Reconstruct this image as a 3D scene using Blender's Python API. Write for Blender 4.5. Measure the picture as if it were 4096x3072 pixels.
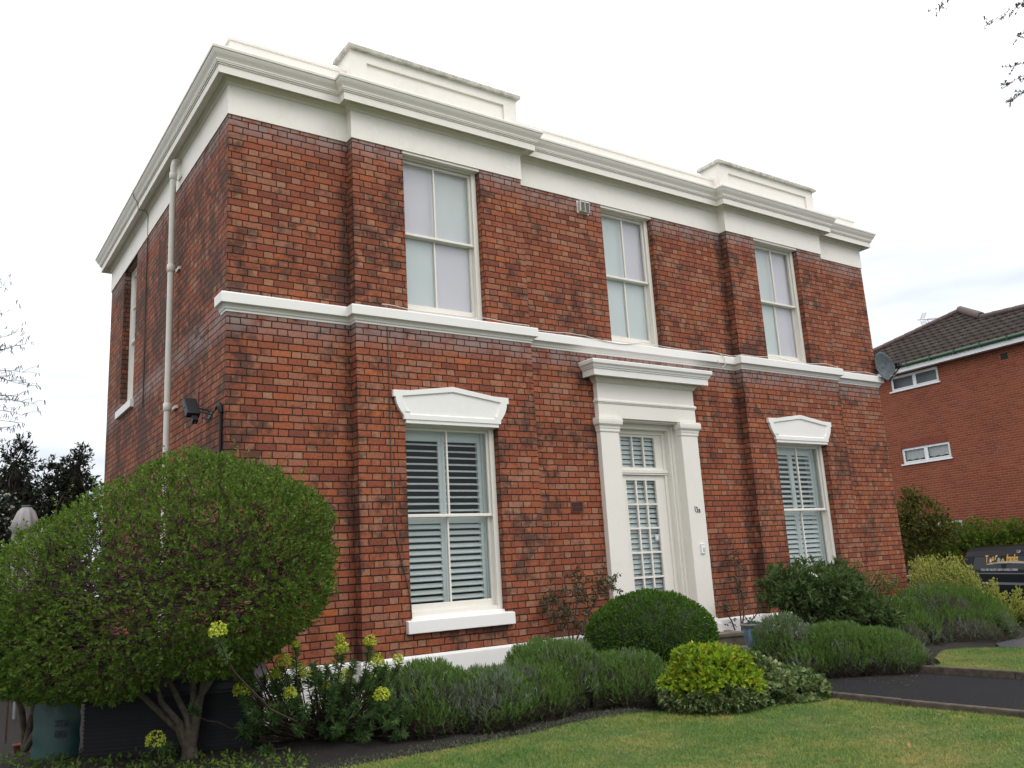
import bpy, math, random
import numpy as np
from mathutils import Vector, Matrix, Euler, noise as mnoise
rng = np.random.default_rng(7)
random.seed(7)
S = bpy.context.scene
COL = S.collection
for o in list(bpy.data.objects): bpy.data.objects.remove(o)

# ------------------------------------------------------------------ camera
CAM_LOC = np.array([-2.67274693, -9.22886586, 1.64539621])
CAM_ROT = (1.7820303, 0.0577550, -0.5983295)
FPX = 3443.27
cd = bpy.data.cameras.new("camera"); cam = bpy.data.objects.new("camera", cd); COL.objects.link(cam)
cam.location = CAM_LOC; cam.rotation_euler = CAM_ROT
cd.sensor_width = 36; cd.lens = FPX * 36 / 4096; cd.clip_start = .1; cd.clip_end = 2000
S.camera = cam
S.render.resolution_x = 1024; S.render.resolution_y = 768
# ------------------------------------------------------------------ world, sun, exposure
SUN_EL, SUN_AZ = math.radians(52), math.radians(155)
w = bpy.data.worlds.new("World"); S.world = w; w.use_nodes = True
nt = w.node_tree; nt.nodes.clear()
out = nt.nodes.new('ShaderNodeOutputWorld'); bg = nt.nodes.new('ShaderNodeBackground')
sky = nt.nodes.new('ShaderNodeTexSky'); sky.sky_type = 'NISHITA'; sky.sun_disc = False
sky.sun_elevation = SUN_EL; sky.sun_rotation = SUN_AZ; sky.air_density = 1.2; sky.dust_density = 3
tc = nt.nodes.new('ShaderNodeTexCoord'); mp = nt.nodes.new('ShaderNodeMapping'); mp.inputs['Scale'].default_value = (1, 1, 3.2)
nz = nt.nodes.new('ShaderNodeTexNoise'); nz.inputs['Scale'].default_value = 1.6; nz.inputs['Detail'].default_value = 5
cr = nt.nodes.new('ShaderNodeValToRGB'); cr.color_ramp.elements[0].position = .36; cr.color_ramp.elements[1].position = .56
cr.color_ramp.elements[0].color = (.86, .86, .86, 1); cr.color_ramp.elements[1].color = (1, 1, 1, 1)
mx = nt.nodes.new('ShaderNodeMixRGB'); mx.inputs[2].default_value = (13.6, 13.8, 14.2, 1)   # cloud layer, in the sky texture's own units
nt.links.new(tc.outputs['Generated'], mp.inputs[0]); nt.links.new(mp.outputs[0], nz.inputs['Vector'])
nt.links.new(nz.outputs[0], cr.inputs[0]); nt.links.new(cr.outputs[0], mx.inputs[0])
nt.links.new(sky.outputs[0], mx.inputs[1]); nt.links.new(mx.outputs[0], bg.inputs[0])
sxyz = nt.nodes.new('ShaderNodeSeparateXYZ'); nt.links.new(tc.outputs['Generated'], sxyz.inputs[0])
mr = nt.nodes.new('ShaderNodeMapRange'); mr.inputs[1].default_value = .12; mr.inputs[2].default_value = .55
nz2 = nt.nodes.new('ShaderNodeTexNoise'); nz2.inputs['Scale'].default_value = 2.1; nz2.inputs['Detail'].default_value = 4
mp2 = nt.nodes.new('ShaderNodeMapping'); mp2.inputs['Scale'].default_value = (1, 1, 5); nt.links.new(tc.outputs['Generated'], mp2.inputs[0]); nt.links.new(mp2.outputs[0], nz2.inputs['Vector'])
ad = nt.nodes.new('ShaderNodeMath'); ad.operation = 'MULTIPLY_ADD'; ad.inputs[1].default_value = .90; nt.links.new(nz2.outputs[0], ad.inputs[0])
sb = nt.nodes.new('ShaderNodeMath'); sb.operation = 'SUBTRACT'; sb.inputs[1].default_value = .45; nt.links.new(sxyz.outputs[2], sb.inputs[0]); nt.links.new(sb.outputs[0], ad.inputs[2])
nt.links.new(ad.outputs[0], mr.inputs[0])
cl = nt.nodes.new('ShaderNodeMixRGB'); cl.inputs[1].default_value = (6.8, 7.3, 7.9, 1); cl.inputs[2].default_value = (17.2, 17.1, 17.1, 1)
nt.links.new(mr.outputs[0], cl.inputs[0]); nt.links.new(cl.outputs[0], mx.inputs[2])
bg.inputs[1].default_value = 0.12
nt.links.new(bg.outputs[0], out.inputs[0])
sd = bpy.data.lights.new("sun", 'SUN'); sd.energy = 0.9; sd.angle = math.radians(28); sd.color = (1, .96, .9)
sun = bpy.data.objects.new("sun", sd); COL.objects.link(sun)
# light comes from azimuth: sun_rotation measured from +Y clockwise
sdir = Vector((math.sin(SUN_AZ)*math.cos(SUN_EL), math.cos(SUN_AZ)*math.cos(SUN_EL), math.sin(SUN_EL)))
sun.rotation_euler = sdir.to_track_quat('Z', 'Y').to_euler()
S.view_settings.view_transform = 'Standard'; S.view_settings.look = 'None'
S.view_settings.exposure = 0.0; S.view_settings.gamma = 1

# ------------------------------------------------------------------ helpers
_R = np.array(Euler(CAM_ROT, 'XYZ').to_matrix())
FWD = -_R[:, 2]
def ray(px, py): return _R @ np.array([(px-2048)/FPX, -(py-1536)/FPX, -1.])
def atd(px, py, d): return CAM_LOC + ray(px, py)*d          # point at depth d along the view
def onax(px, py, i, v):
    r = ray(px, py); return CAM_LOC + r*((v-CAM_LOC[i])/r[i])
E1 = np.array([.825, -.565, 0.]); E2 = np.array([.565, .825, 0.]); EZ = np.array([0, 0, 1.])

def tag(o, label=None, cat=None, group=None, kind=None):
    if label: o['label'] = label
    if cat: o['category'] = cat
    if group: o['group'] = group
    if kind: o['kind'] = kind
    return o
def empty(name, loc=(0, 0, 0), rz=0, **k):
    o = bpy.data.objects.new(name, None); COL.objects.link(o); o.location = loc; o.rotation_euler = (0, 0, rz)
    o.empty_display_size = .2
    return tag(o, **k)
def np_mesh(name, V, F, mats, parent=None, idx=None, smooth=False):
    """V (n,3) F (m,k) arrays of equal-size faces"""
    V = np.asarray(V, np.float32); F = np.asarray(F, np.int32)
    me = bpy.data.meshes.new(name); k = F.shape[1]
    me.vertices.add(len(V)); me.vertices.foreach_set('co', V.ravel())
    me.loops.add(F.size); me.loops.foreach_set('vertex_index', F.ravel())
    me.polygons.add(len(F)); me.polygons.foreach_set('loop_start', np.arange(0, F.size, k, dtype=np.int32))
    try: me.polygons.foreach_set('loop_total', np.full(len(F), k, np.int32))
    except Exception: pass
    if idx is not None: me.polygons.foreach_set('material_index', np.asarray(idx, np.int32))
    me.polygons.foreach_set('use_smooth', np.full(len(F), smooth, bool))
    if not isinstance(mats, (list, tuple)): mats = [mats]
    for m in mats: me.materials.append(m)
    me.update(calc_edges=True)
    o = bpy.data.objects.new(name, me); COL.objects.link(o)
    if parent: o.parent = parent
    return o
class MB:
    """collects simple shapes into one mesh"""
    def __init__(s): s.v = []; s.f = []; s.m = []; s.sm = []
    def add(s, V, F, mi=0, sm=False):
        n = len(s.v); s.v += [tuple(float(c) for c in p) for p in V]
        for f in F: s.f.append([n+i for i in f]); s.m.append(mi); s.sm.append(sm)
    def box(s, x0, x1, y0, y1, z0, z1, mi=0):
        V = [(x, y, z) for z in (z0, z1) for y in (y0, y1) for x in (x0, x1)]
        s.add(V, [(0, 2, 3, 1), (4, 5, 7, 6), (0, 1, 5, 4), (2, 6, 7, 3), (0, 4, 6, 2), (1, 3, 7, 5)], mi)
    def obox(s, c, ax, ay, az, hx, hy, hz, mi=0):
        c, ax, ay, az = map(np.asarray, (c, ax, ay, az))
        V = [c+ax*hx*i+ay*hy*j+az*hz*k for k in (-1, 1) for j in (-1, 1) for i in (-1, 1)]
        s.add(V, [(0, 2, 3, 1), (4, 5, 7, 6), (0, 1, 5, 4), (2, 6, 7, 3), (0, 4, 6, 2), (1, 3, 7, 5)], mi)
    def quad(s, *p, mi=0): s.add(p, [tuple(range(len(p)))], mi)
    def tube(s, pts, rad, n=8, mi=0, cap=True):
        pts = [np.asarray(p, float) for p in pts]
        if not hasattr(rad, '__len__'): rad = [rad]*len(pts)
        V = []; prev = None
        for i, p in enumerate(pts):
            t = pts[min(i+1, len(pts)-1)]-pts[max(i-1, 0)]; t = t/(np.linalg.norm(t)+1e-9)
            a = np.array([0, 0, 1.]) if abs(t[2]) < .9 else np.array([1., 0, 0])
            if prev is not None: a = prev
            u = np.cross(t, a); u /= np.linalg.norm(u)+1e-9; v = np.cross(u, t); prev = v
            for k in range(n):
                an = 2*math.pi*k/n; V.append(p+rad[i]*(u*math.cos(an)+v*math.sin(an)))
        F = [(i*n+k, i*n+(k+1) % n, (i+1)*n+(k+1) % n, (i+1)*n+k) for i in range(len(pts)-1) for k in range(n)]
        s.add(V, F, mi, True)
        if cap: s.add(V[:n], [tuple(range(n))[::-1]], mi); s.add(V[-n:], [tuple(range(n))], mi)
    def lathe(s, c, prof, n=24, mi=0):
        V = [(c[0]+r*math.cos(2*math.pi*k/n), c[1]+r*math.sin(2*math.pi*k/n), c[2]+z) for r, z in prof for k in range(n)]
        F = [(i*n+k, i*n+(k+1) % n, (i+1)*n+(k+1) % n, (i+1)*n+k) for i in range(len(prof)-1) for k in range(n)]
        s.add(V, F, mi, True)
    def prism(s, poly, z0, z1, mi=0, mi_top=None):
        n = len(poly)
        V = [(p[0], p[1], z0) for p in poly]+[(p[0], p[1], z1) for p in poly]
        s.add(V, [tuple(range(n))[::-1]]+[(i, (i+1) % n, n+(i+1) % n, n+i) for i in range(n)], mi)
        s.add(V[n:], [tuple(range(n))], mi if mi_top is None else mi_top)
    def build(s, name, mats, parent=None, bevel=0):
        me = bpy.data.meshes.new(name); me.from_pydata(s.v, [], s.f)
        if not isinstance(mats, (list, tuple)): mats = [mats]
        for m in mats: me.materials.append(m)
        me.polygons.foreach_set('material_index', s.m); me.polygons.foreach_set('use_smooth', s.sm)
        me.update()
        o = bpy.data.objects.new(name, me); COL.objects.link(o)
        if parent: o.parent = parent
        if bevel:
            b = o.modifiers.new('bevel', 'BEVEL'); b.width = bevel; b.segments = 2; b.limit_method = 'ANGLE'
        return o
def text_mesh(name, body, size, mat, M4, parent=None, extrude=.003, shear=0, bold=0, sx=1):
    cu = bpy.data.curves.new(name, 'FONT'); cu.body = body; cu.size = size; cu.extrude = extrude; cu.shear = shear
    cu.align_x = 'LEFT'; cu.offset = bold
    t = bpy.data.objects.new(name, cu); COL.objects.link(t)
    dg = bpy.context.evaluated_depsgraph_get(); me = bpy.data.meshes.new_from_object(t.evaluated_get(dg))
    bpy.data.objects.remove(t)
    me.transform(Matrix.Diagonal((sx, 1, 1, 1))); me.transform(M4); me.materials.clear(); me.materials.append(mat)
    o = bpy.data.objects.new(name, me); COL.objects.link(o)
    if parent: o.parent = parent
    return o

# ------------------------------------------------------------------ materials
class NT:
    def __init__(s, name):
        s.m = bpy.data.materials.new(name); s.m.use_nodes = True; s.t = s.m.node_tree
        s.p = s.t.nodes['Principled BSDF']; s.o = s.t.nodes['Material Output']
    def n(s, ty, **k):
        x = s.t.nodes.new(ty)
        for a, b in k.items(): setattr(x, a, b)
        return x
    def set(s, sock, v):
        if isinstance(v, bpy.types.NodeSocket): s.t.links.new(v, sock)
        elif hasattr(v, '__len__') and len(v) == 3 and sock.type == 'RGBA': sock.default_value = (*v, 1)
        else: sock.default_value = v
    def math(s, op, a, b=0., c=None, clamp=False):
        x = s.n('ShaderNodeMath', operation=op); x.use_clamp = clamp
        s.set(x.inputs[0], a); s.set(x.inputs[1], b)
        if c is not None: s.set(x.inputs[2], c)
        return x.outputs[0]
    def mix(s, f, a, b, blend='MIX'):
        x = s.n('ShaderNodeMixRGB', blend_type=blend); s.set(x.inputs[0], f); s.set(x.inputs[1], a); s.set(x.inputs[2], b)
        return x.outputs[0]
    def noise(s, vec, scale, detail=3, rough=.5, out=0):
        x = s.n('ShaderNodeTexNoise'); s.set(x.inputs['Scale'], scale); s.set(x.inputs['Detail'], detail); s.set(x.inputs['Roughness'], rough)
        if vec is not None: s.set(x.inputs['Vector'], vec)
        return x.outputs[out]
    def ramp(s, f, stops, interp='LINEAR'):
        x = s.n('ShaderNodeValToRGB'); e = x.color_ramp.elements; x.color_ramp.interpolation = interp
        while len(e) < len(stops): e.new(.5)
        for i, (p, c) in enumerate(stops):
            e[i].position = p; e[i].color = (*c, 1) if hasattr(c, '__len__') else (c, c, c, 1)
        s.set(x.inputs[0], f); return x.outputs[0]
    def bump(s, h, strength=.3, dist=.01):
        x = s.n('ShaderNodeBump'); s.set(x.inputs['Height'], h); x.inputs['Strength'].default_value = strength
        x.inputs['Distance'].default_value = dist; s.t.links.new(x.outputs[0], s.p.inputs['Normal'])
    def obj(s): return s.n('ShaderNodeTexCoord').outputs['Object']
    def base(s, c): s.set(s.p.inputs['Base Color'], c)
    def rough(s, v): s.set(s.p.inputs['Roughness'], v)

def flat_mat(name, col, rough=.6, metal=0, var=0., scale=8, spec=.5, bump=0):
    n = NT(name); c = n.obj()
    if var:
        f = n.noise(c, scale, 4, .6)
        n.base(n.mix(n.ramp(f, [(.3, 0.), (.7, 1.)]), [x*(1-var) for x in col], [min(1, x*(1+var)) for x in col]))
        if bump: n.bump(n.noise(c, scale*6, 4), bump, .005)
    else: n.base(col)
    n.rough(rough); n.p.inputs['Metallic'].default_value = metal; n.p.inputs['Specular IOR Level'].default_value = spec
    return n.m

def brick_mat(name, flemish=True, H=.0827, stops=None, joint=(.030, .014, .011), soot=True, SL=.235, HL=.118, jw=.0066, joint_mix=1.):
    n = NT(name); t = n.t
    tcn = n.n('ShaderNodeTexCoord'); sp = n.n('ShaderNodeSeparateXYZ'); t.links.new(tcn.outputs['Object'], sp.inputs[0])
    sn = n.n('ShaderNodeSeparateXYZ'); t.links.new(tcn.outputs['Normal'], sn.inputs[0])
    isx = n.math('GREATER_THAN', n.math('ABSOLUTE', sn.outputs[0]), .5)
    u = n.math('ADD', n.math('MULTIPLY', sp.outputs[0], n.math('SUBTRACT', 1., isx)), n.math('MULTIPLY', sp.outputs[1], isx))
    u = n.math('ADD', u, 40.06)
    v = n.math('ADD', sp.outputs[2], 0.0)
    wob = n.noise(tcn.outputs['Object'], 9, 2)
    v = n.math('ADD', v, n.math('MULTIPLY', n.math('SUBTRACT', wob, .5), .014))
    vr = n.math('DIVIDE', v, H); row = n.math('FLOOR', vr); fv = n.math('MULTIPLY', n.math('SUBTRACT', vr, row), H)
    P = SL+HL if flemish else SL
    rowpar = n.math('MODULO', n.math('ADD', row, 200.), 2.)
    wr = n.n('ShaderNodeTexWhiteNoise', noise_dimensions='1D'); t.links.new(row, wr.inputs['W'])
    u = n.math('ADD', u, n.math('ADD', n.math('MULTIPLY', rowpar, P/2), n.math('MULTIPLY', wr.outputs[0], .035)))
    wob2 = n.noise(tcn.outputs['Object'], 14, 2)
    u = n.math('ADD', u, n.math('MULTIPLY', n.math('SUBTRACT', wob2, .5), .016))
    ur = n.math('DIVIDE', u, P); cell = n.math('FLOOR', ur); tt = n.math('MULTIPLY', n.math('SUBTRACT', ur, cell), P)
    if flemish:
        ish = n.math('GREATER_THAN', tt, SL)
        loc = n.math('SUBTRACT', tt, n.math('MULTIPLY', ish, SL))
        wid = n.math('ADD', SL, n.math('MULTIPLY', ish, HL-SL))
    else:
        ish = 0.; loc = tt; wid = SL
    du = n.math('MINIMUM', loc, n.math('SUBTRACT', wid, loc)); dv = n.math('MINIMUM', fv, n.math('SUBTRACT', H, fv))
    d = n.math('MINIMUM', n.math('MULTIPLY', du, 1.25), dv)
    edge = n.noise(tcn.outputs['Object'], 60, 3)
    d = n.math('ADD', d, n.math('MULTIPLY', n.math('SUBTRACT', edge, .5), .009))
    mask = n.n('ShaderNodeMapRange'); n.set(mask.inputs[0], d); mask.inputs[1].default_value = jw*.45; mask.inputs[2].default_value = jw*1.5
    brickmask = mask.outputs[0]
    cb = n.n('ShaderNodeCombineXYZ'); n.set(cb.inputs[0], n.math('ADD', n.math('MULTIPLY', cell, 2.), ish)); n.set(cb.inputs[1], row); n.set(cb.inputs[2], isx)
    wn = n.n('ShaderNodeTexWhiteNoise', noise_dimensions='3D'); t.links.new(cb.outputs[0], wn.inputs['Vector'])
    rnd = wn.outputs['Value']
    col = n.ramp(rnd, stops)
    if flemish:
        rc = n.n('ShaderNodeSeparateColor'); t.links.new(wn.outputs['Color'], rc.inputs[0])
        hc = n.ramp(rc.outputs[1], [(0., (.28, .085, .045)), (.45, (.33, .125, .072)), (.8, (.37, .185, .11)), (1., (.39, .225, .14))])
        col = n.mix(n.math('MULTIPLY', ish, .62), col, hc)
    fine = n.noise(tcn.outputs['Object'], 38, 5, .65)
    col = n.mix(n.ramp(fine, [(.30, 1.), (.62, 0.)]), col, n.mix(1., col, (.62, .56, .54), 'MULTIPLY'))
    if soot:
        # per-brick weathering with a shape of its own: soot on groups of bricks, speckle pits, lime bloom; the bay corners also carry painted shade
        big = n.noise(tcn.outputs['Object'], 1.1, 5, .6); med = n.noise(tcn.outputs['Object'], 5.5, 4, .65)
        rc2 = n.n('ShaderNodeSeparateColor'); t.links.new(wn.outputs['Color'], rc2.inputs[0])
        s1 = n.math('ADD', n.math('MULTIPLY', big, .60), n.math('ADD', n.math('MULTIPLY', med, .52), n.math('MULTIPLY', rc2.outputs[0], .09)))
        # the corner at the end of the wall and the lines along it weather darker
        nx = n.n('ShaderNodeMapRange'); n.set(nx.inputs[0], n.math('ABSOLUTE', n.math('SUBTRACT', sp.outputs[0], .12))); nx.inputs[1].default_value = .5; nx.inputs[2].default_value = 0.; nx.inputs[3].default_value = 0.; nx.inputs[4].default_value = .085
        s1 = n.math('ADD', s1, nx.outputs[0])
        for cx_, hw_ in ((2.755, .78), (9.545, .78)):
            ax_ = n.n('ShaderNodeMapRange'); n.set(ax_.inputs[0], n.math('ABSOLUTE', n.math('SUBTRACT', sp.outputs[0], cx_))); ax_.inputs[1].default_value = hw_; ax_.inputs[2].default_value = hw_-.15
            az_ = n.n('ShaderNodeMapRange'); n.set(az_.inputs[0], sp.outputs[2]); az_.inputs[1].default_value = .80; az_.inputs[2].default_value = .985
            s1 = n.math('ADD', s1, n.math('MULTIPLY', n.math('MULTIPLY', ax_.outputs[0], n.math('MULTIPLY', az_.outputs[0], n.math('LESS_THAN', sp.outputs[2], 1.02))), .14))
        for bx in (1.43, 8.21):  # bay inner corners: soot staining plus corner shade painted into the brick colour
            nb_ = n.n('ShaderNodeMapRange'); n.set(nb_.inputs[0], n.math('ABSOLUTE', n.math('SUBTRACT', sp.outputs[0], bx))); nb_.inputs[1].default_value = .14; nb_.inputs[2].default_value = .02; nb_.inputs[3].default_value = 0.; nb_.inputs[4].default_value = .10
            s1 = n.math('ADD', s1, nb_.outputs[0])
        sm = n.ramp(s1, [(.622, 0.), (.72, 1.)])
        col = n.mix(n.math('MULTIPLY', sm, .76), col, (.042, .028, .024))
        pit = n.noise(tcn.outputs['Object'], 75, 2, .5)
        col = n.mix(n.math('MULTIPLY', n.ramp(pit, [(.66, 0.), (.72, 1.)]), .7), col, (.03, .02, .018))
        # pale lime bloom on the courses directly under the painted bands
        zc = n.math('ABSOLUTE', n.math('SUBTRACT', sp.outputs[2], 6.955)); z2 = n.math('ABSOLUTE', n.math('SUBTRACT', sp.outputs[2], 4.56))
        bl = n.math('MINIMUM', zc, z2)
        bm = n.n('ShaderNodeMapRange'); n.set(bm.inputs[0], bl); bm.inputs[1].default_value = .26; bm.inputs[2].default_value = .04
        bn = n.math('MULTIPLY', bm.outputs[0], n.ramp(n.noise(tcn.outputs['Object'], 4.5, 5, .7), [(.34, 0.), (.56, 1.)]))
        col = n.mix(n.math('MULTIPLY', bn, .80), col, (.29, .215, .205))
    else:
        tn = n.ramp(n.noise(tcn.outputs['Object'], .55, 6, .65), [(.30, (.80, .78, .76)), (.50, (1., 1., 1.)), (.70, (1.12, 1.20, 1.25))])
        col = n.mix(1., col, tn, 'MULTIPLY')
        bp = n.math('MULTIPLY', n.ramp(n.noise(tcn.outputs['Object'], 2.4, 6, .75), [(.62, 0.), (.72, 1.)]), .45); col = n.mix(bp, col, (.36, .24, .20))
    col = n.mix(n.math('MULTIPLY', n.math('SUBTRACT', 1., brickmask), joint_mix), col, joint)
    n.base(col); n.rough(.88); n.p.inputs['Specular IOR Level'].default_value = .25
    h = n.math('ADD', brickmask, n.math('ADD', n.math('MULTIPLY', n.noise(tcn.outputs['Object'], 90, 4), .35), n.math('MULTIPLY', rnd, .25)))
    n.bump(h, .9, .008)
    return n.m
OLD = [(0., (.20, .064, .040)), (.2, (.27, .080, .042)), (.42, (.325, .098, .048)), (.60, (.355, .108, .048)), (.74, (.32, .130, .078)), (.88, (.345, .160, .10)), (1., (.43, .125, .044))]
NEWB = [(0., (.21, .054, .030)), (.4, (.25, .066, .036)), (.8, (.285, .080, .042)), (1., (.22, .066, .042))]
def paint_mat(name, col=(.79, .755, .70), grime=.22):
    n = NT(name); c = n.obj()
    f = n.noise(c, 2.2, 6, .65); g = n.noise(c, 14, 5, .7)
    m = n.math('MULTIPLY', n.ramp(f, [(.45, 0.), (.75, 1.)]), n.ramp(g, [(.35, 0.), (.7, 1.)]))
    n.base(n.mix(n.math('MULTIPLY', m, grime*2), col, (.52, .49, .42)))
    n.rough(.55); n.bump(n.noise(c, 30, 5, .6), .25, .006)
    return n.m
def leaf_mat(name, cols, rough=.5, trans=.25, scale=2.5, spec=.4):
    n = NT(name); g = n.n('ShaderNodeNewGeometry')
    k = len(cols)
    c = n.ramp(g.outputs['Random Per Island'], [(i/(k-1), cols[i]) for i in range(k)])
    big = n.noise(n.obj(), scale, 3)
    c = n.mix(n.ramp(big, [(.35, 0.), (.65, .35)]), c, n.mix(1., c, (.72, .76, .62), 'MULTIPLY'))
    n.base(c); n.rough(rough); n.p.inputs['Specular IOR Level'].default_value = spec
    if trans:
        tr = n.n('ShaderNodeBsdfTranslucent'); n.set(tr.inputs[0], n.mix(1., c, (1.15, 1.2, .6), 'MULTIPLY'))
        ms = n.n('ShaderNodeMixShader'); ms.inputs[0].default_value = trans
        n.t.links.new(n.p.outputs[0], ms.inputs[1]); n.t.links.new(tr.outputs[0], ms.inputs[2]); n.t.links.new(ms.outputs[0], n.o.inputs[0])
    return n.m
def glass_mat(name, tint=(.9, .93, .93), refl=.10):
    n = NT(name); n.t.nodes.remove(n.p)
    tr = n.n('ShaderNodeBsdfTransparent'); tr.inputs[0].default_value = (*tint, 1)
    gl = n.n('ShaderNodeBsdfGlossy'); gl.inputs['Roughness'].default_value = .015
    fr = n.n('ShaderNodeFresnel'); fr.inputs[0].default_value = 1.5
    nb = n.n('ShaderNodeBump'); nb.inputs['Strength'].default_value = .04; nb.inputs['Distance'].default_value = .02
    n.set(nb.inputs['Height'], n.noise(n.obj(), 3.5, 2)); n.t.links.new(nb.outputs[0], gl.inputs['Normal'])
    f = n.math('ADD', n.math('MULTIPLY', fr.outputs[0], .62), refl*.1)
    ms = n.n('ShaderNodeMixShader'); n.set(ms.inputs[0], f)
    n.t.links.new(tr.outputs[0], ms.inputs[1]); n.t.links.new(gl.outputs[0], ms.inputs[2]); n.t.links.new(ms.outputs[0], n.o.inputs[0])
    return n.m

M = {}
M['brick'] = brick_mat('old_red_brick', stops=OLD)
M['brick_new'] = brick_mat('newer_red_brick', flemish=False, H=.078, SL=.24, stops=NEWB, joint=(.36, .22, .14), soot=False, jw=.0075, joint_mix=.65)
M['paint'] = paint_mat('white_painted_render')
M['timber'] = paint_mat('white_painted_timber', (.75, .72, .665), .12)
M['sill'] = paint_mat('white_painted_sill', (.78, .77, .75), .12)
M['upvc'] = flat_mat('white_plastic', (.78, .80, .82), .35)
M['pipe'] = flat_mat('cream_plastic', (.62, .60, .55), .4, var=.06)
M['glass'] = glass_mat('window_glass')
M['glass_green'] = glass_mat('window_glass_green', (.90, .945, .94))
M['glass_lilac'] = glass_mat('window_glass_lilac', (.925, .915, .95))
M['blind'] = flat_mat('pale_roller_blind', (.86, .87, .88), .9)
M['shutter'] = flat_mat('shutter_paint', (.78, .83, .82), .5)
M['room'] = flat_mat('dark_room_plaster', (.035, .033, .032), .9)
M['black'] = flat_mat('black_plastic', (.012, .012, .015), .5, var=.2, spec=.25)
M['blackmetal'] = flat_mat('black_metal', (.02, .022, .027), .45, spec=.3)
M['lead'] = flat_mat('roof_lead', (.22, .23, .24), .6, var=.2)
M['coping'] = flat_mat('weathered_coping', (.50, .49, .44), .8, var=.35, scale=10)
M['stone'] = flat_mat('weathered_stone', (.15, .13, .10), .9, var=.45, scale=5, bump=.4)
M['cable_white'] = flat_mat('white_cable', (.62, .6, .55), .6)
M['cable_dark'] = flat_mat('dark_cable', (.06, .045, .04), .6)
M['bark'] = flat_mat('bark', (.075, .062, .045), .9, var=.5, scale=18, bump=.5)
M['twig'] = flat_mat('brown_twig', (.065, .042, .030), .9, var=.4, scale=20)
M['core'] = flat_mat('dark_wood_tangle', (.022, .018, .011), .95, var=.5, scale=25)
M['twig_dark'] = flat_mat('dark_twig', (.035, .027, .028), .9)

# ------------------------------------------------------------------ ground
G = .2
def soil():
    n = NT('garden_soil'); c = n.obj()
    f = n.noise(c, 16, 8, .75)
    n.base(n.ramp(f, [(.3, (.008, .006, .005)), (.6, (.022, .016, .012)), (.8, (.055, .040, .026))]))
    n.rough(.95); n.bump(n.noise(c, 22, 8, .8), 1., .05); return n.m
def tarmac(name, k=1.):
    n = NT(name); c = n.obj()
    f = n.math('ADD', n.math('MULTIPLY', n.noise(c, 150, 3, .8), .55), n.math('MULTIPLY', n.noise(c, 48, 3, .8), .45)); g = n.noise(c, 1.3, 6, .7)
    col = n.ramp(f, [(.38, (.008*k, .009*k, .012*k)), (.56, (.030*k, .032*k, .038*k)), (.66, (.11*k, .11*k, .11*k))])
    col = n.mix(n.math('MULTIPLY', n.ramp(g, [(.5, 0.), (.72, 1.)]), .5), col, (.075*k, .052*k, .036*k))
    n.base(col); n.rough(.9); n.p.inputs['Specular IOR Level'].default_value = .2; n.bump(f, 1., .012); return n.m
def lawn_mat():
    n = NT('lawn_turf'); c = n.obj()
    f = n.noise(c, 1.1, 5, .65); g = n.noise(c, 30, 5, .7)
    col = n.ramp(f, [(.34, (.06, .11, .018)), (.5, (.10, .135, .028)), (.66, (.20, .17, .05))])
    n.base(n.mix(n.ramp(g, [(.35, 1.), (.6, 0.)]), col, (.035, .045, .014))); n.rough(.95); n.bump(g, .8, .03); return n.m
M['soil'] = soil(); M['tarmac'] = tarmac('path_tarmac', .5); M['drive'] = tarmac('driveway_tarmac', 2.3)
M['turf'] = lawn_mat()
mb = MB(); mb.quad((-300, -300, -.60), (300, -300, -.60), (300, 300, -.60), (-300, 300, -.60))
mb.build('ground', flat_mat('rough_ground', (.07, .085, .035), .95, var=.4, scale=.5)); tag(bpy.data.objects['ground'], kind='structure')
mb = MB(); mb.box(18.4, 40, -30, 40, -.55, -.385); tag(mb.build('road', M['drive']), kind='structure')
# garden terrace (the bed soil) with a gentle fall to the street on the far right
def terrain():
    xs = np.linspace(-22, 19, 206); ys = np.linspace(-22, 22, 221)
    X, Y = np.meshgrid(xs, ys)
    nn = lambda x, y, s: np.sin(x*s+1.3*np.sin(y*s*.7))*np.cos(y*s*1.1+.8*np.sin(x*s*.6))
    Z = np.full_like(X, G-.03)
    bed = ((X > -3) & (X < 6.6) & (Y > -2.45) & (Y < .3)) | ((X > 7) & (X < 13) & (Y > -2.2) & (Y < .3))
    Z += np.where(bed, .05+.012*nn(X, Y, 9)+.01*nn(X, Y, 23), 0)
    fall = np.clip((X-14)/4.5, 0, 1); Z = Z*(1-fall)+(-.42)*fall
    # keep below the house and hard surfaces
    V = np.stack([X.ravel(), Y.ravel(), Z.ravel()], 1); nx = len(xs); ny = len(ys)
    i, j = np.meshgrid(np.arange(nx-1), np.arange(ny-1)); a = (j*nx+i).ravel()
    F = np.stack([a, a+1, a+nx+1, a+nx], 1)
    o = np_mesh('garden_bed_soil', V, F, M['soil'], smooth=True); tag(o, kind='structure')
terrain()
KX = 4.93                                         # inner kerb line of the path
lawn1 = [(-14, -2.9), (-3, -2.75), (-.6, -2.55), (.49, -2.52), (.9, -2.57), (1.89, -2.6), (2.5, -2.5), (2.9, -2.48), (3.3, -2.62), (3.6, -3.0), (3.9, -3.27), (4.3, -3.34), (4.7, -3.30), (KX-.02, -3.35), (KX-.05, -4.0), (KX-.03, -4.8), (KX-.03, -16), (-14, -16)]
def curve_sub(poly): return poly
def sheet(name, poly, z, mat, kind='structure'):
    mb = MB(); mb.prism(poly[::-1] if False else poly, z-.25, z, 0); o = mb.build(name, mat); tag(o, kind=kind); return o
sheet('lawn', lawn1[::-1], G+.012, M['turf'])
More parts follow.
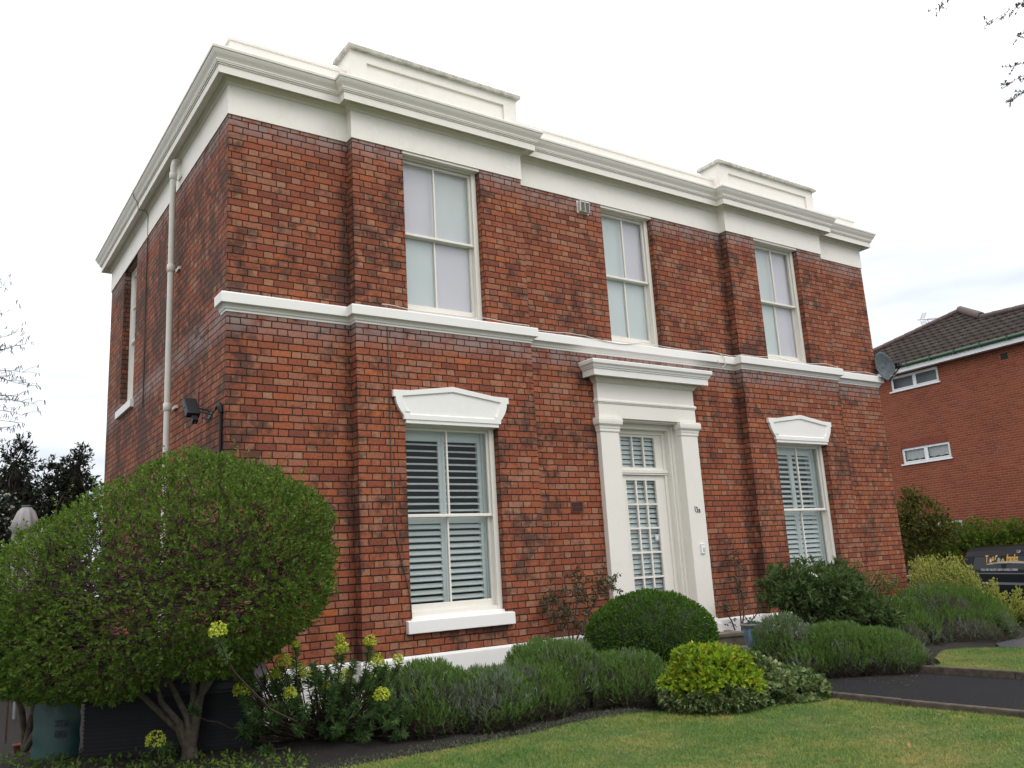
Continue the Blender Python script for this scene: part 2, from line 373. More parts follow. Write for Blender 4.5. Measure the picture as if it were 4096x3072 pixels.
lawn2 = [(7.12, -16), (9.75, -16), (9.72, -4.2), (9.70, -2.9), (9.45, -2.50), (9.1, -2.36), (8.7, -2.5), (8.25, -2.72), (7.8, -3.05), (7.45, -3.15), (7.12, -3.4)]
sheet('lawn', lawn2, G+.012, M['turf'])
sheet('path', [(KX+.06, -16), (7.0, -16), (7.0, -3.4), (6.75, -2.2), (7.0, -1.3), (6.9, -.9), (4.4, -.9), (4.3, -1.8), (KX+.02, -3.1)], G+.004, M['tarmac'])
sheet('driveway', [(9.80, -16), (16.5, -16), (14.5, -3.5), (11.6, -2.42), (10.2, -2.50), (9.80, -2.75)], G+.006, M['drive'])
# kerbs: concrete edging, one long thing each side of the path
kerbm = flat_mat('kerb_concrete', (.070, .056, .042), .95, var=.5, scale=14, bump=.8)
def kerb(pts, wdt=.07, h=.07, label=''):
    mb = MB()
    for a, b in zip(pts[:-1], pts[1:]):
        a = np.array([*a, 0.]); b = np.array([*b, 0.]); L = np.linalg.norm(b-a); t = (b-a)/L; nn = np.array([-t[1], t[0], 0])
        k = max(1, round(L/.9)); seg = L/k
        for i in range(k):
            c = a+t*(i+.5)*seg; c[2] = G+h/2-.06+random.uniform(-.004, .004)
            mb.obox(c, t, nn, EZ, seg/2-.003, wdt/2+random.uniform(-.002, .002), h/2+.06)
    o = mb.build('path_kerb', kerbm, bevel=.012); tag(o, kind='structure'); return o
kerb([(4.75, -3.10), (4.95, -3.25), (KX+.02, -3.6), (KX, -4.3), (KX+.01, -5.5), (KX+.01, -15.9)])
kerb([(7.05, -3.2), (7.06, -4.3), (7.06, -15.9)], h=.08)

# ------------------------------------------------------------------ main house
XR, YB, DP = 12.3, -.146, 7.15
B1, B1R = 1.476, 4.036; B2, B2R = XR-4.036, XR-1.476
ZF, ZT = 7.0, 7.66
house = empty('brick_house', (0, 0, 0), label='two-storey red brick villa with white painted cornice, parapet and columned doorway', cat='house')
def wall_x(mb, x0, x1, y, z0, z1, holes, depth):
    xs = sorted({x0, x1, *[h[0] for h in holes], *[h[1] for h in holes]}); zs = sorted({z0, z1, *[h[2] for h in holes], *[h[3] for h in holes]})
    for a, b in zip(xs[:-1], xs[1:]):
        for c, d in zip(zs[:-1], zs[1:]):
            if any(h[0] <= a and h[1] >= b and h[2] <= c and h[3] >= d for h in holes): continue
            mb.quad((a, y, c), (b, y, c), (b, y, d), (a, y, d))
    for h0, h1, c, d in holes:
        Y = y+depth
        mb.quad((h0, y, c), (h0, y, d), (h0, Y, d), (h0, Y, c)); mb.quad((h1, y, c), (h1, Y, c), (h1, Y, d), (h1, y, d))
        mb.quad((h0, y, d), (h1, y, d), (h1, Y, d), (h0, Y, d)); mb.quad((h0, y, c), (h0, Y, c), (h1, Y, c), (h1, y, c))
def wall_y(mb, y0, y1, x, z0, z1, holes, depth):
    ys = sorted({y0, y1, *[h[0] for h in holes], *[h[1] for h in holes]}); zs = sorted({z0, z1, *[h[2] for h in holes], *[h[3] for h in holes]})
    for a, b in zip(ys[:-1], ys[1:]):
        for c, d in zip(zs[:-1], zs[1:]):
            if any(h[0] <= a and h[1] >= b and h[2] <= c and h[3] >= d for h in holes): continue
            mb.quad((x, b, c), (x, a, c), (x, a, d), (x, b, d))
    for h0, h1, c, d in holes:
        X = x+depth
        mb.quad((x, h0, c), (X, h0, c), (X, h0, d), (x, h0, d)); mb.quad((x, h1, c), (x, h1, d), (X, h1, d), (X, h1, c))
        mb.quad((x, h0, d), (X, h0, d), (X, h1, d), (x, h1, d)); mb.quad((x, h0, c), (x, h1, c), (X, h1, c), (X, h0, c))
UW1 = (2.178, 3.345, 4.82, ZF); UWc = (5.63, 6.68, 4.82, ZF); UW3 = (XR-3.34, XR-2.175, 4.82, ZF)
GW1 = (2.09, 3.42, 1.13, 3.46); GW2 = (XR-3.41, XR-2.07, 1.13, 3.46)
DR = (5.52, 6.80, .57, 3.67)
SWN = (4.95, 5.98, 4.56, ZF)
mb = MB(); z0 = 0.1
wall_x(mb, 0, B1, 0, z0, ZF, [], .1)
wall_x(mb, B1, B1R, YB, z0, ZF, [UW1, GW1], .32)
wall_x(mb, B1R, B2, 0, z0, ZF, [UWc, DR], .30)
wall_x(mb, B2, B2R, YB, z0, ZF, [UW3, GW2], .32)
wall_x(mb, B2R, XR, 0, z0, ZF, [], .1)
for x in (B1, B2): mb.quad((x, 0, z0), (x, YB, z0), (x, YB, ZF), (x, 0, ZF))
for x in (B1R, B2R): mb.quad((x, YB, z0), (x, 0, z0), (x, 0, ZF), (x, YB, ZF))
wall_y(mb, 0, DP, 0, z0, ZF, [SWN], .25)
wall_y(mb, 0, DP, XR, z0, ZF, [], .1)
mb.quad((XR, DP, z0), (0, DP, z0), (0, DP, ZF), (XR, DP, ZF))
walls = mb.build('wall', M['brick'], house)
mb = MB(); mb.box(.02, XR-.02, .02, DP-.02, 7.55, 7.72); mb.build('roof', M['lead'], house)
# dark rooms behind the windows
mb = MB()
mb.quad((.3, 1.3, .3), (XR-.3, 1.3, .3), (XR-.3, 1.3, 7.2), (.3, 1.3, 7.2))
mb.quad((.3, .36, 4.2), (XR-.3, .36, 4.2), (XR-.3, 1.3, 4.2), (.3, 1.3, 4.2)); mb.quad((.3, .36, .5), (XR-.3, .36, .5), (XR-.3, 1.3, .5), (.3, 1.3, .5))
for x in (1.7, 3.9, 5.2, 7.2, 8.5, 10.6): mb.quad((x, .36, .5), (x, 1.3, .5), (x, 1.3, 7.2), (x, .36, 7.2))
mb.quad((.6, 3.5, 4.2), (.6, DP-.2, 4.2), (.6, DP-.2, 7.2), (.6, 3.5, 7.2))
mb.build('interior_wall', M['room'], house)

# sweep of a moulding profile round the plan outline, mitred at every break
PLAN = [(0, DP), (0, 0), (B1, 0), (B1, YB), (B1R, YB), (B1R, 0), (B2, 0), (B2, YB), (B2R, YB), (B2R, 0), (XR, 0), (XR, DP)]
def sweep(mb, path, prof, closed=False, caps=True, mi=0):
    n = len(path); path = [np.array(p, float) for p in path]
    def off(i, d):
        p = path[i]
        a = path[i-1] if (i > 0 or closed) else None; b = path[(i+1) % n] if (i < n-1 or closed) else None
        def nrm(u, v): t = v-u; t /= np.linalg.norm(t); return np.array([t[1], -t[0]])*(-1)   # outward for this winding
        if a is None: m = nrm(p, b); return p-m*d
        if b is None: m = nrm(a, p); return p-m*d
        n1 = nrm(a, p); n2 = nrm(p, b); m = n1+n2; m /= np.linalg.norm(m); return p-m*d/(m@n1)
    V = []
    for i in range(n):
        for d, z in prof: q = off(i, d); V.append((q[0], q[1], z))
    k = len(prof); F = []
    for i in range(n if closed else n-1):
        j = (i+1) % n
        for a in range(k-1): F.append((i*k+a, j*k+a, j*k+a+1, i*k+a+1))
    mb.add(V, F, mi)
    if caps and not closed:
        mb.add(V[:k], [tuple(range(k))], mi); mb.add(V[-k:], [tuple(range(k))[::-1]], mi)
mb = MB(); sweep(mb, PLAN, [(-.02, ZF-.0), (.014, ZF-.0), (.014, 7.365), (.03, 7.372), (.034, 7.395), (.062, 7.43), (.066, 7.45), (0, 7.45)], closed=True)
mb.build('frieze', M['paint'], house)
mb = MB(); sweep(mb, PLAN, [(-.02, 7.452), (.160, 7.452), (.160, 7.405), (.168, 7.405), (.170, 7.500), (.181, 7.503), (.183, 7.517), (.194, 7.520), (.197, 7.535), (.202, 7.538), (.205, 7.556),
    (.214, 7.572), (.236, 7.605), (.250, 7.633), (.254, 7.650), (.264, 7.652), (.268, 7.68), (.262, 7.692), (.02, 7.735), (-.3, 7.735)], closed=True)
mb.build('cornice', M['paint'], house)
mb = MB(); sweep(mb, [(0, DP), (0, 0), (XR, 0), (XR, DP)], [(0, 7.73), (0, 7.96), (.012, 7.965), (.012, 8.0), (.0, 8.01), (-.24, 8.01), (-.24, 7.6)], closed=True)
PR = (B1+.0, B1R-.0), (B2+.0, B2R-.0)
par = mb.build('parapet', M['paint'], house)
for a, b in PR:
    mb = MB(); mcap = MB()
    yf = YB-.012; zt = 8.235; zb = 7.70
    mb.box(a, b, yf+.03, yf+.42, zb, zt)
    # raised frame round a sunk panel on the front
    px0, px1, pz0, pz1 = a+.22, b-.22, 7.80, 8.10
    for (q0, q1, r0, r1) in ((a, px0, zb, zt), (px1, b, zb, zt), (px0, px1, zb, pz0), (px0, px1, pz1, zt)):
        mb.box(q0, q1, yf, yf+.028, r0, r1)
    mcap.add([(a-.05, yf-.05, 8.237), (b+.05, yf-.05, 8.237), (b+.05, yf+.45, 8.237), (a-.05, yf+.45, 8.237), (a-.055, yf-.055, 8.275), (b+.055, yf-.055, 8.275), (b+.055, yf+.455, 8.275), (a-.055, yf+.455, 8.275), (a-.04, yf-.04, 8.30), (b+.04, yf-.04, 8.30), (b+.04, yf+.44, 8.31), (a-.04, yf+.44, 8.31)],
        [(0, 3, 2, 1), (0, 1, 5, 4), (1, 2, 6, 5), (2, 3, 7, 6), (3, 0, 4, 7), (4, 5, 9, 8), (5, 6, 10, 9), (6, 7, 11, 10), (7, 4, 8, 11), (8, 9, 10, 11)])
    pp = mb.build('parapet_panel', M['paint'], house); mcap.build('coping', M['coping'], pp)
# string course
SPATH = [(0, .19), (0, 0)]+PLAN[2:10]+[(XR, 0), (XR, .19)]
mb = MB(); sweep(mb, SPATH, [(-.01, 4.605), (.010, 4.605), (.012, 4.628), (.024, 4.636), (.030, 4.655), (.048, 4.676), (.068, 4.684), (.080, 4.690), (.082, 4.800), (.074, 4.812), (-.01, 4.835)])
mb.build('string_course', M['sill'], house, bevel=.004)
# plinth, broken at the doorway
mb = MB()
for path in ([(0, .6)]+PLAN[1:6]+[(5.14, 0)], [(7.19, 0)]+PLAN[6:]):
    sweep(mb, path, [(-.01, .1), (.034, .1), (.034, .715), (.028, .73), (-.01, .75)])
mb.build('plinth', M['sill'], house)

# ---- windows
def sash_window(x0, x1, z0, z1, yf, zm, kind, cols=None, reb=0.):
    """box sash window in a front wall opening, one glazing bar to each sash"""
    x0 -= reb; fr = MB(); J = .065; HD = .05; yd = yf+.13
    fr.box(x0-.005, x0+J, yf, yd, z0, z1); fr.box(x1-J, x1+.005, yf, yd, z0, z1); fr.box(x0+J, x1-J, yf+.002, yd, z1-HD, z1)
    fr.box(x0+.012, x0+J+.014, yf-.014, yf+.0, z0, z1-.02); fr.box(x1-J-.014, x1-.012, yf-.014, yf, z0, z1-.02)     # staff bead
    fr.box(x0+J+.014, x1-J-.014, yf-.013, yf+.0, z1-HD-.012, z1-.02)
    fr.box(x0+J, x1-J, yf-.004, yd, z0, z0+.085)
    fo = fr.build('window', M['timber'], house, bevel=.003)
    a, b = x0+J, x1-J; xm = (a+b)/2; gl = MB()
    for up in (0, 1):
        y = yf+.022+(0 if up else .045); zb, zt = (zm-.005, z1-HD) if up else (z0+.085, zm+.035)
        s = MB(); st = .042
        rb, rt = (.040, .045) if up else (.085, .038)
        s.box(a, a+st, y, y+.040, zb, zt); s.box(b-st, b, y, y+.040, zb, zt)
        s.box(a+st, b-st, y, y+.041, zb, zb+rb); s.box(a+st, b-st, y, y+.041, zt-rt, zt)
        s.box(xm-.011, xm+.011, y+.003, y+.038, zb+rb, zt-rt)
        if up: s.box(a, b, y-.010, y, zb+.004, zb+.032)
        s.build('sash', M['timber'], fo, bevel=.003)
        for q, (g0, g1) in enumerate(((a+st, xm-.011), (xm+.011, b-st))):
            gl.quad((g0, y+.022, zb+rb), (g1, y+.022, zb+rb), (g1, y+.022, zt-rt), (g0, y+.022, zt-rt), mi=(cols[2*up+q] if cols else 0))
    gl.build('pane', [M['glass'], M['glass_green'], M['glass_lilac']], fo)
    if kind == 'blind':
        m = MB(); m.box(x0+J, x1-J, yf+.115, yf+.118, z0+.1, z1-HD-.01); m.build('blind', M['blind'], fo)
    else:
        m = MB(); ys = yf+.17; T = .03
        A, Bx = a+.045, b-.045; cx = A+(Bx-A)*.5
        for (p0, p1) in ((A, cx-.002), (cx+.002, Bx)):
            m.box(p0, p0+.045, ys, ys+T, z0+.02, z1-.07); m.box(p1-.045, p1, ys, ys+T, z0+.02, z1-.07)
            for (r0, r1) in ((z0+.02, z0+.10), (zm-.07, zm+.05), (z1-.20, z1-.07)): m.box(p0+.045, p1-.045, ys+.001, ys+T-.001, r0, r1)
            for (l0, l1, an) in ((z0+.10, zm-.07, kind[0]), (zm+.05, z1-.20, kind[1])):
                k = round((l1-l0)/.079); pitch = (l1-l0)/k
                for i in range(k):
                    zc = l0+(i+.5)*pitch; ca, sa = math.cos(an), math.sin(an)
                    m.obox(((p0+p1)/2, ys+T/2, zc), (1, 0, 0), (0, ca, sa), (0, -sa, ca), (p1-p0)/2-.047, .034, .0045)
        # jamb lining beside the shutters
        m.box(a-.02, a+.04, yf+.132, yf+.3, z0, z1-.05); m.box(b-.04, b+.02, yf+.132, yf+.3, z0, z1-.05); m.box(a+.04, b-.04, yf+.132, yf+.3, z1-.075, z1-.03)
        m.build('shutter', M['shutter'], fo)
    return fo
for k, ((a, b, c, d), y) in enumerate(((UW1, YB), (UWc, 0), (UW3, YB))):
    m = MB(); m.box(a, b, y+.003, y+.104, 6.966, 6.9985); m.build('lintel_soffit', M['paint'], house)
w_a = sash_window(*UW1, YB+.105, 5.90, 'blind', cols=[1, 2, 2, 0], reb=.125)
w_b = sash_window(*UWc, .105, 5.90, 'blind', cols=[1, 1, 1, 2])
w_c = sash_window(*UW3, YB+.105, 5.90, 'blind', cols=[1, 2, 0, 2])
for o, l in ((w_a, 'upper sash window with pale blind, nearest the left corner'), (w_b, 'upper sash window with pale blind above the front door'), (w_c, 'upper sash window with pale blind at the right end')): o['label'] = l
w_d = sash_window(*GW1, YB+.105, 2.31, (math.radians(42), math.radians(20)), reb=.05)
w_e = sash_window(*GW2, YB+.105, 2.31, (math.radians(52), math.radians(36)))
w_d['label'] = 'tall ground-floor sash window with half-open white shutters'; w_e['label'] = 'tall ground-floor sash window with nearly closed white shutters'
for win, (a, b, c, d) in ((w_d, GW1), (w_e, GW2)):
    m = MB(); cx = (a+b)/2
    m.add([(a-.07, YB+.1, .985), (b+.07, YB+.1, .985), (b+.07, YB-.065, .985), (a-.07, YB-.065, .985), (a-.07, YB+.1, 1.145), (b+.07, YB+.1, 1.145), (b+.07, YB-.06, 1.125), (a-.07, YB-.06, 1.125)],
        [(0, 1, 2, 3), (4, 7, 6, 5), (3, 2, 6, 7), (0, 4, 5, 1), (0, 3, 7, 4), (1, 5, 6, 2)])
    m.box(a+.005, b-.005, YB+.05, YB+.2, 1.13, 1.165)
    m.build('sill', M['sill'], win, bevel=.006)
    # shaped pediment: low gable, square ears, sides curving in to the foot, sunk panel
    def side(w, foot, ztop, zear, zb, ear):
        pts = [(w, ztop), (w, zear), (w-ear, zear)]
        for t in np.linspace(0.05, 1, 7): pts.append((foot+(w-ear-foot)*math.cos(t*math.pi/2)**.9, zear+(zb+.045-zear)*t))
        pts += [(foot+.0, zb+.02), (foot, zb)]; return pts
    R_ = side(.830, .695, 3.815, 3.735, 3.465, .03)
    outer = [(0, 3.905), (.60, 3.822)]+R_+[(-x, z) for x, z in R_[::-1]]+[(-.60, 3.822)]
    mid = (0, 3.66); 
    def inset(p):
        x, z = p; s = 1 if x > 0 else -1
        zi = min(z-.065, 3.845-.118*abs(x)) if z > 3.73 else max(z+.05, 3.522) if z < 3.53 else z
        if z > 3.70: zi = 3.842-.132*min(abs(x), .715)
        xi = x if abs(x) < .1 else s*min(abs(x)-.085 if abs(x) > .62 else abs(x), .715 if z > 3.70 else .9)
        return (xi, zi)
    inner = [inset(p) for p in outer]
    # keep the inner loop inside the curve near the foot
    inner = [(math.copysign(min(abs(x), .60+.115*max(0, (z-3.52)/.22)**.6), x), z) for x, z in inner]
    n_ = len(outer); yo, yp, yb_ = -.188, -.168, YB+.02
    V = [(cx+x, yb_, z) for x, z in outer]+[(cx+x, yo, z) for x, z in outer]+[(cx+x, yo, z) for x, z in inner]+[(cx+x*.975, yp, 3.66+(z-3.66)*.90) for x, z in inner]
    F = []
    for i in range(n_):
        j = (i+1) % n_
        F += [(i, n_+i, n_+j, j), (n_+i, 2*n_+i, 2*n_+j, n_+j), (2*n_+i, 3*n_+i, 3*n_+j, 2*n_+j)]
    m = MB(); m.add(V, F); m.add([V[3*n_+i] for i in range(n_)], [tuple(range(n_))])
    m.box(a+.0, b-.0, YB-.03, YB+.19, 3.42, 3.4645)
    m.build('pediment', M['sill'], win)
# side window
def side_window():
    y0, y1, z0_, z1_ = SWN; x = .11; m = MB()
    m.box(x, x+.13, y0-.005, y0+.065, z0_, z1_); m.box(x, x+.13, y1-.065, y1+.005, z0_, z1_); m.box(x+.001, x+.13, y0+.065, y1-.065, z1_-.06, z1_); m.box(x-.004, x+.13, y0+.065, y1-.065, z0_, z0_+.08)
    fo = m.build('window', M['timber'], house, bevel=.003); fo['label'] = 'narrow-looking sash window in the left side wall'
    a, b = y0+.065, y1-.065; s = MB(); g = MB()
    for zb, zt, dx in ((5.72, z1_-.06, 0), (z0_+.08, 5.76, .045)):
        X = x+.02+dx
        s.box(X, X+.04, a, a+.042, zb, zt); s.box(X, X+.04, b-.042, b, zb, zt); s.box(X, X+.041, a+.042, b-.042, zb, zb+.05); s.box(X, X+.041, a+.042, b-.042, zt-.045, zt)
        s.box(X+.003, X+.038, a+.042, b-.042, (zb+zt)/2-.011, (zb+zt)/2+.011)
        g.quad((X+.02, a+.04, zb), (X+.02, b-.04, zb), (X+.02, b-.04, zt), (X+.02, a+.04, zt))
    s.build('sash', M['timber'], fo); g.build('pane', M['glass'], fo)
    m = MB(); m.box(x+.115, x+.118, a, b, z0_+.08, z1_-.05); m.build('blind', M['blind'], fo)
    m = MB(); m.box(-.055, .12, y0-.09, y1+.09, 4.44, 4.565); m.build('sill', M['sill'], fo, bevel=.006)
side_window()

# ---- doorway
door_s = None
mb = MB(); PF = -.085
mb.box(5.195, 5.54, PF, .02, .60, 3.46); mb.box(6.79, 7.135, PF, .02, .60, 3.46)
door_s = mb.build('door_surround', M['timber'], house, bevel=.004)
for a, b in ((5.195, 5.54), (6.79, 7.135)):
    m = MB()
    path = [(a, .0), (a, PF), (b, PF), (b, .0)]
    sweep(m, path, [(0, 3.455), (.004, 3.455), (.012, 3.47), (.012, 3.50), (.018, 3.512), (.022, 3.54), (.034, 3.555), (.046, 3.57), (.050, 3.60), (.050, 3.64), (.044, 3.648), (.044, 3.664), (-.04, 3.665)])
    m.quad((a, 0, 3.664), (a, PF, 3.664), (b, PF, 3.664), (b, 0, 3.664))
    m.build('capital', M['timber'], door_s)
    m = MB(); sweep(m, path, [(-.01, .572), (.062, .572), (.062, .685), (.054, .70), (.030, .745), (.012, .765), (0, .775)]); m.build('pilaster_base', M['sill'], door_s)
mb = MB(); path = [(5.195, 0.), (5.195, PF), (7.135, PF), (7.135, 0.)]
sweep(mb, path, [(-.04, 3.667), (.0, 3.667), (.0, 3.865), (.008, 3.870), (.014, 3.885), (.022, 3.892), (.022, 3.915), (.010, 3.930), (-.004, 3.935), (-.004, 4.165), (.02, 4.18), (.03, 4.20), (.05, 4.225), (.05, 4.25), (-.04, 4.25)])
mb.quad((5.235, 0, 3.667), (5.235, PF+.04, 3.667), (7.095, PF+.04, 3.667), (7.095, 0, 3.667))
mb.build('entablature', M['timber'], door_s)
mb = MB(); sweep(mb, path, [(.0, 4.252), (.165, 4.252), (.165, 4.235), (.172, 4.235), (.174, 4.325), (.186, 4.33), (.188, 4.345), (.198, 4.352), (.206, 4.375), (.224, 4.395), (.228, 4.40), (.232, 4.445), (.225, 4.455), (-.03, 4.475)])
mb.build('door_cornice', M['sill'], door_s)
# recess linings
mb = MB()
mb.box(6.788, 6.82, PF+.002, .26, .58, 3.66); mb.box(5.50, 5.532, PF+.002, .26, .58, 3.66); mb.box(5.532, 6.788, -.04, .26, 3.64, 3.72)
mb.box(6.70, 6.788, .10, .28, .58, 3.64); mb.box(5.532, 5.62, .10, .28, .58, 3.64); mb.box(5.62, 6.70, .10, .28, 3.56, 3.64)
mb.box(6.735, 6.788, .07, .10, .58, 3.64); mb.box(5.532, 5.585, .07, .10, .58, 3.64)
mb.box(6.64, 6.70, .19, .30, .58, 3.56); mb.box(5.62, 5.68, .19, .30, .58, 3.56); mb.box(5.68, 6.64, .19, .30, 3.50, 3.56)
mb.box(5.62, 6.70, .17, .30, 2.915, 2.965); mb.box(5.62, 6.70, .18, .30, 2.89, 2.913)
mb.build('door_frame', M['timber'], door_s, bevel=.004)
dp = MB(); Y0, Y1 = .215, .26
dp.box(5.68, 5.87, Y0, Y1, .60, 2.885); dp.box(6.46, 6.64, Y0, Y1, .60, 2.885); dp.box(5.87, 6.46, Y0+.001, Y1, 2.81, 2.885); dp.box(5.87, 6.46, Y0+.001, Y1, .60, 1.06)
for x in (6.067, 6.263): dp.box(x-.014, x+.014, Y0+.004, Y1-.004, 1.06, 2.81)
for k in range(1, 5): dp.box(5.87, 6.46, Y0+.003, Y1-.005, 1.06+.35*k-.014, 1.06+.35*k+.014)
door = dp.build('door', M['timber'], house, bevel=.003)
m = MB(); m.quad((5.87, .24, 1.06), (6.46, .24, 1.06), (6.46, .24, 2.81), (5.87, .24, 2.81)); m.build('pane', M['glass'], door)
fl = MB(); fl.box(5.68, 5.83, .215, .26, 2.966, 3.50); fl.box(6.50, 6.64, .215, .26, 2.966, 3.50); fl.box(5.83, 6.50, .216, .26, 3.46, 3.50); fl.box(5.83, 6.50, .216, .26, 2.966, 3.005)
for x in (6.055, 6.278): fl.box(x-.013, x+.013, .218, .257, 3.005, 3.46)
fl.box
flo = fl.build('fanlight', M['timber'], door_s, bevel=.003); m = MB(); m.quad((5.83, .24, 3.0), (6.5, .24, 3.0), (6.5, .24, 3.47), (5.83, .24, 3.47)); m.build('pane', M['glass'], flo)
m = MB()
for z0_, z1_ in ((1.02, 2.84), (2.99, 3.48)):
    k = round((z1_-z0_)/.074); p = (z1_-z0_)/k; an = math.radians(60)
    for i in range(k):
        m.obox((6.165, .285, z0_+(i+.5)*p), (1, 0, 0), (0, math.cos(an), math.sin(an)), (0, -math.sin(an), math.cos(an)), .36, .034, .003)
m.build('shutter', M['shutter'], door)
st = MB(); st.box(6.375, 6.45, .2375, .2385, 1.93, 2.015); so = st.build('door_sticker', flat_mat('sticker_paper', (.72, .74, .73), .6), door)
st = MB()
for k, L in enumerate((.035, .018, .018, .04)): st.box(6.382, 6.382+L, .2362, .2368, 2.0-.018*k-.004, 2.0-.018*k)
st.box(6.436, 6.440, .2362, .2368, 1.945, 2.004); st.box(6.424, 6.4358, .2362, .2368, 2.000, 2.004); st.box(6.424, 6.4358, .2362, .2368, 1.945, 1.949)
st.build('sticker_print', flat_mat('sticker_ink', (.10, .12, .13), .7), so)
def frontM(x, y, z, rot=0): return Matrix.Translation((x, y, z)) @ Matrix.Rotation(math.radians(90), 4, 'X') @ Matrix.Rotation(rot, 4, 'Z')
nm = flat_mat('number_metal', (.055, .05, .05), .4, .6)
num = text_mesh('house_number', '1', .125, nm, frontM(6.905, PF-.002, 2.315, .03), door_s, .006, sx=.6)
t2 = text_mesh('digit', '3', .125, nm, frontM(6.940, PF-.002, 2.305), num, .006, sx=.65)
t3 = text_mesh('letter', 'B', .085, nm, frontM(6.990, PF-.002, 2.30), num, .006, sx=.75)
m = MB(); m.box(6.955, 7.035, PF-.022, PF, 1.70, 1.83); m.box(6.950, 7.040, PF-.027, PF, 1.83, 1.838); bl = m.build('doorbell', M['upvc'], house, bevel=.004)
m = MB(); m.box(6.99, 7.022, PF-.035, PF-.0225, 1.735, 1.79); m.build('bell_button', flat_mat('bell_cream', (.55, .53, .47), .4), bl, bevel=.003)
# ---- vents
m = MB(); m.box(5.15, 5.375, -.012, 0.0, 6.77, 6.97); m.box(5.17, 5.355, -.07, -.012, 6.785, 6.955); vo = m.build('vent_cover', M['pipe'], house, bevel=.01)
m = MB()
for k in range(8): m.box(5.185, 5.256, -.0745, -.0702, 6.797+k*.0185, 6.806+k*.0185); m.box(5.269, 5.34, -.0745, -.0702, 6.797+k*.0185, 6.806+k*.0185)
m.build('vent_slot', M['black'], vo)
m = MB(); m.box(4.64, 4.85, -.010, 0.0, 2.34, 2.485); ab = m.build('air_brick', flat_mat('terracotta', (.13, .035, .022), .8, var=.3), house)
m = MB()
for r_ in range(2):
    for k in range(7): m.box(4.658+k*.026, 4.672+k*.026, -.0135, -.0102, 2.353+r_*.064, 2.410+r_*.064)
m.build('vent_slot', M['black'], ab)
m = MB(); m.quad((-.006, .9, 2.62+.9), (-.006, 1.12, 3.52), (-.006, 1.12, 3.68), (-.006, .9, 3.68)); 
m.box(-.014, 0, 1.06, 1.30, 3.72, 3.90); m.build('air_brick', flat_mat('brick_patch', (.16, .05, .035), .9), house)
# ---- downpipe on the side wall
m = MB(); PY = 2.16
m.tube([(-.11, PY, .2), (-.11, PY, 4.0), (-.11, PY, 7.18)], .040, 16)
m.tube([(-.11, PY, 7.17), (-.11, PY, 7.26), (-.095, PY, 7.33), (-.04, PY, 7.37), (.02, PY, 7.38)], .040, 16)
dpo = m.build('downpipe', M['pipe'], house)
for z in (7.12, 5.80, 3.92, 2.2):
    m = MB(); m.tube([(-.11, PY, z-.055), (-.11, PY, z-.05), (-.11, PY, z+.045), (-.11, PY, z+.05)], [.044, .050, .050, .044], 16)
    m.box(-.03, 0, PY-.085, PY+.085, z-.02, z+.02)
    m.build('pipe_bracket', M['pipe'], dpo)
# conduit at the corner
m = MB(); m.tube([(-.02, .09, .3), (-.02, .09, 3.50)], .018, 10); m.tube([(-.02, .09, 3.48), (-.025, .09, 3.54), (-.03, .12, 3.57), (-.03, .20, 3.57), (-.03, .26, 3.55)], [.03, .032, .03, .015, .013], 10)
m.tube([(-.03, .12, 3.565), (-.03, .30, 3.53), (-.08, .36, 3.44), (-.14, .38, 3.47)], .006, 6); m.build('conduit', M['black'], house)
# cables
m = MB(); rr = random.Random(3)
pts = []
for x in np.linspace(1.8, 12.2, 120):
    y = (YB if (B1 < x < B1R or B2 < x < B2R) else 0)-.055
    z = 4.835+.006*math.sin(x*5)+(.028*math.sin(x*2.2+.5)**6)
    if 5.0 < x < 6.2: z -= .05*math.sin((x-5)/1.2*math.pi); y = -.09
    pts.append((x, y, z))
m.tube(pts, .0055, 5)
m.build('cable', M['cable_white'], house); m = MB()
m.tube([(7.85, -.09, 4.83), (7.93, -.10, 4.78), (7.94, -.10, 4.66), (7.86, -.10, 4.60), (7.78, -.10, 4.64), (7.76, -.10, 4.72)], .006, 5)
m.build('cable', M['cable_white'], house)
m = MB(); m.tube([(1.885, YB-.012, 4.60), (1.89, YB-.012, 3.9), (1.885, YB-.012, 3.0), (1.90, YB-.012, 2.2), (1.97, YB-.012, 1.85), (2.06, YB-.012, 1.5), (2.085, YB-.012, 1.30), (2.09, YB-.012, 1.15)], .006, 5)
m.build('cable', M['cable_dark'], house); m = MB()
m.tube([(-.015, 4.15, 6.98), (-.015, 4.16, 6.0), (-.015, 4.12, 5.2), (-.012, 4.14, 4.3)], .009, 5)
m.build('cable', M['cable_dark'], house); m = MB()
m.tube([(-.27, 4.1, 7.70), (-.24, 4.12, 7.58), (-.18, 4.12, 7.50), (-.17, 4.14, 7.40), (-.06, 4.15, 7.41), (-.02, 4.15, 7.34), (-.016, 4.15, 7.0)], .006, 5)
m.build('cable', M['cable_dark'], house); m = MB()
m.tube([(-.012, 1.25, 4.75), (-.02, 1.1, 4.62), (-.02, 1.0, 4.55), (-.012, .7, 4.58)], .005, 5)
m.build('cable', M['cable_dark'], house)

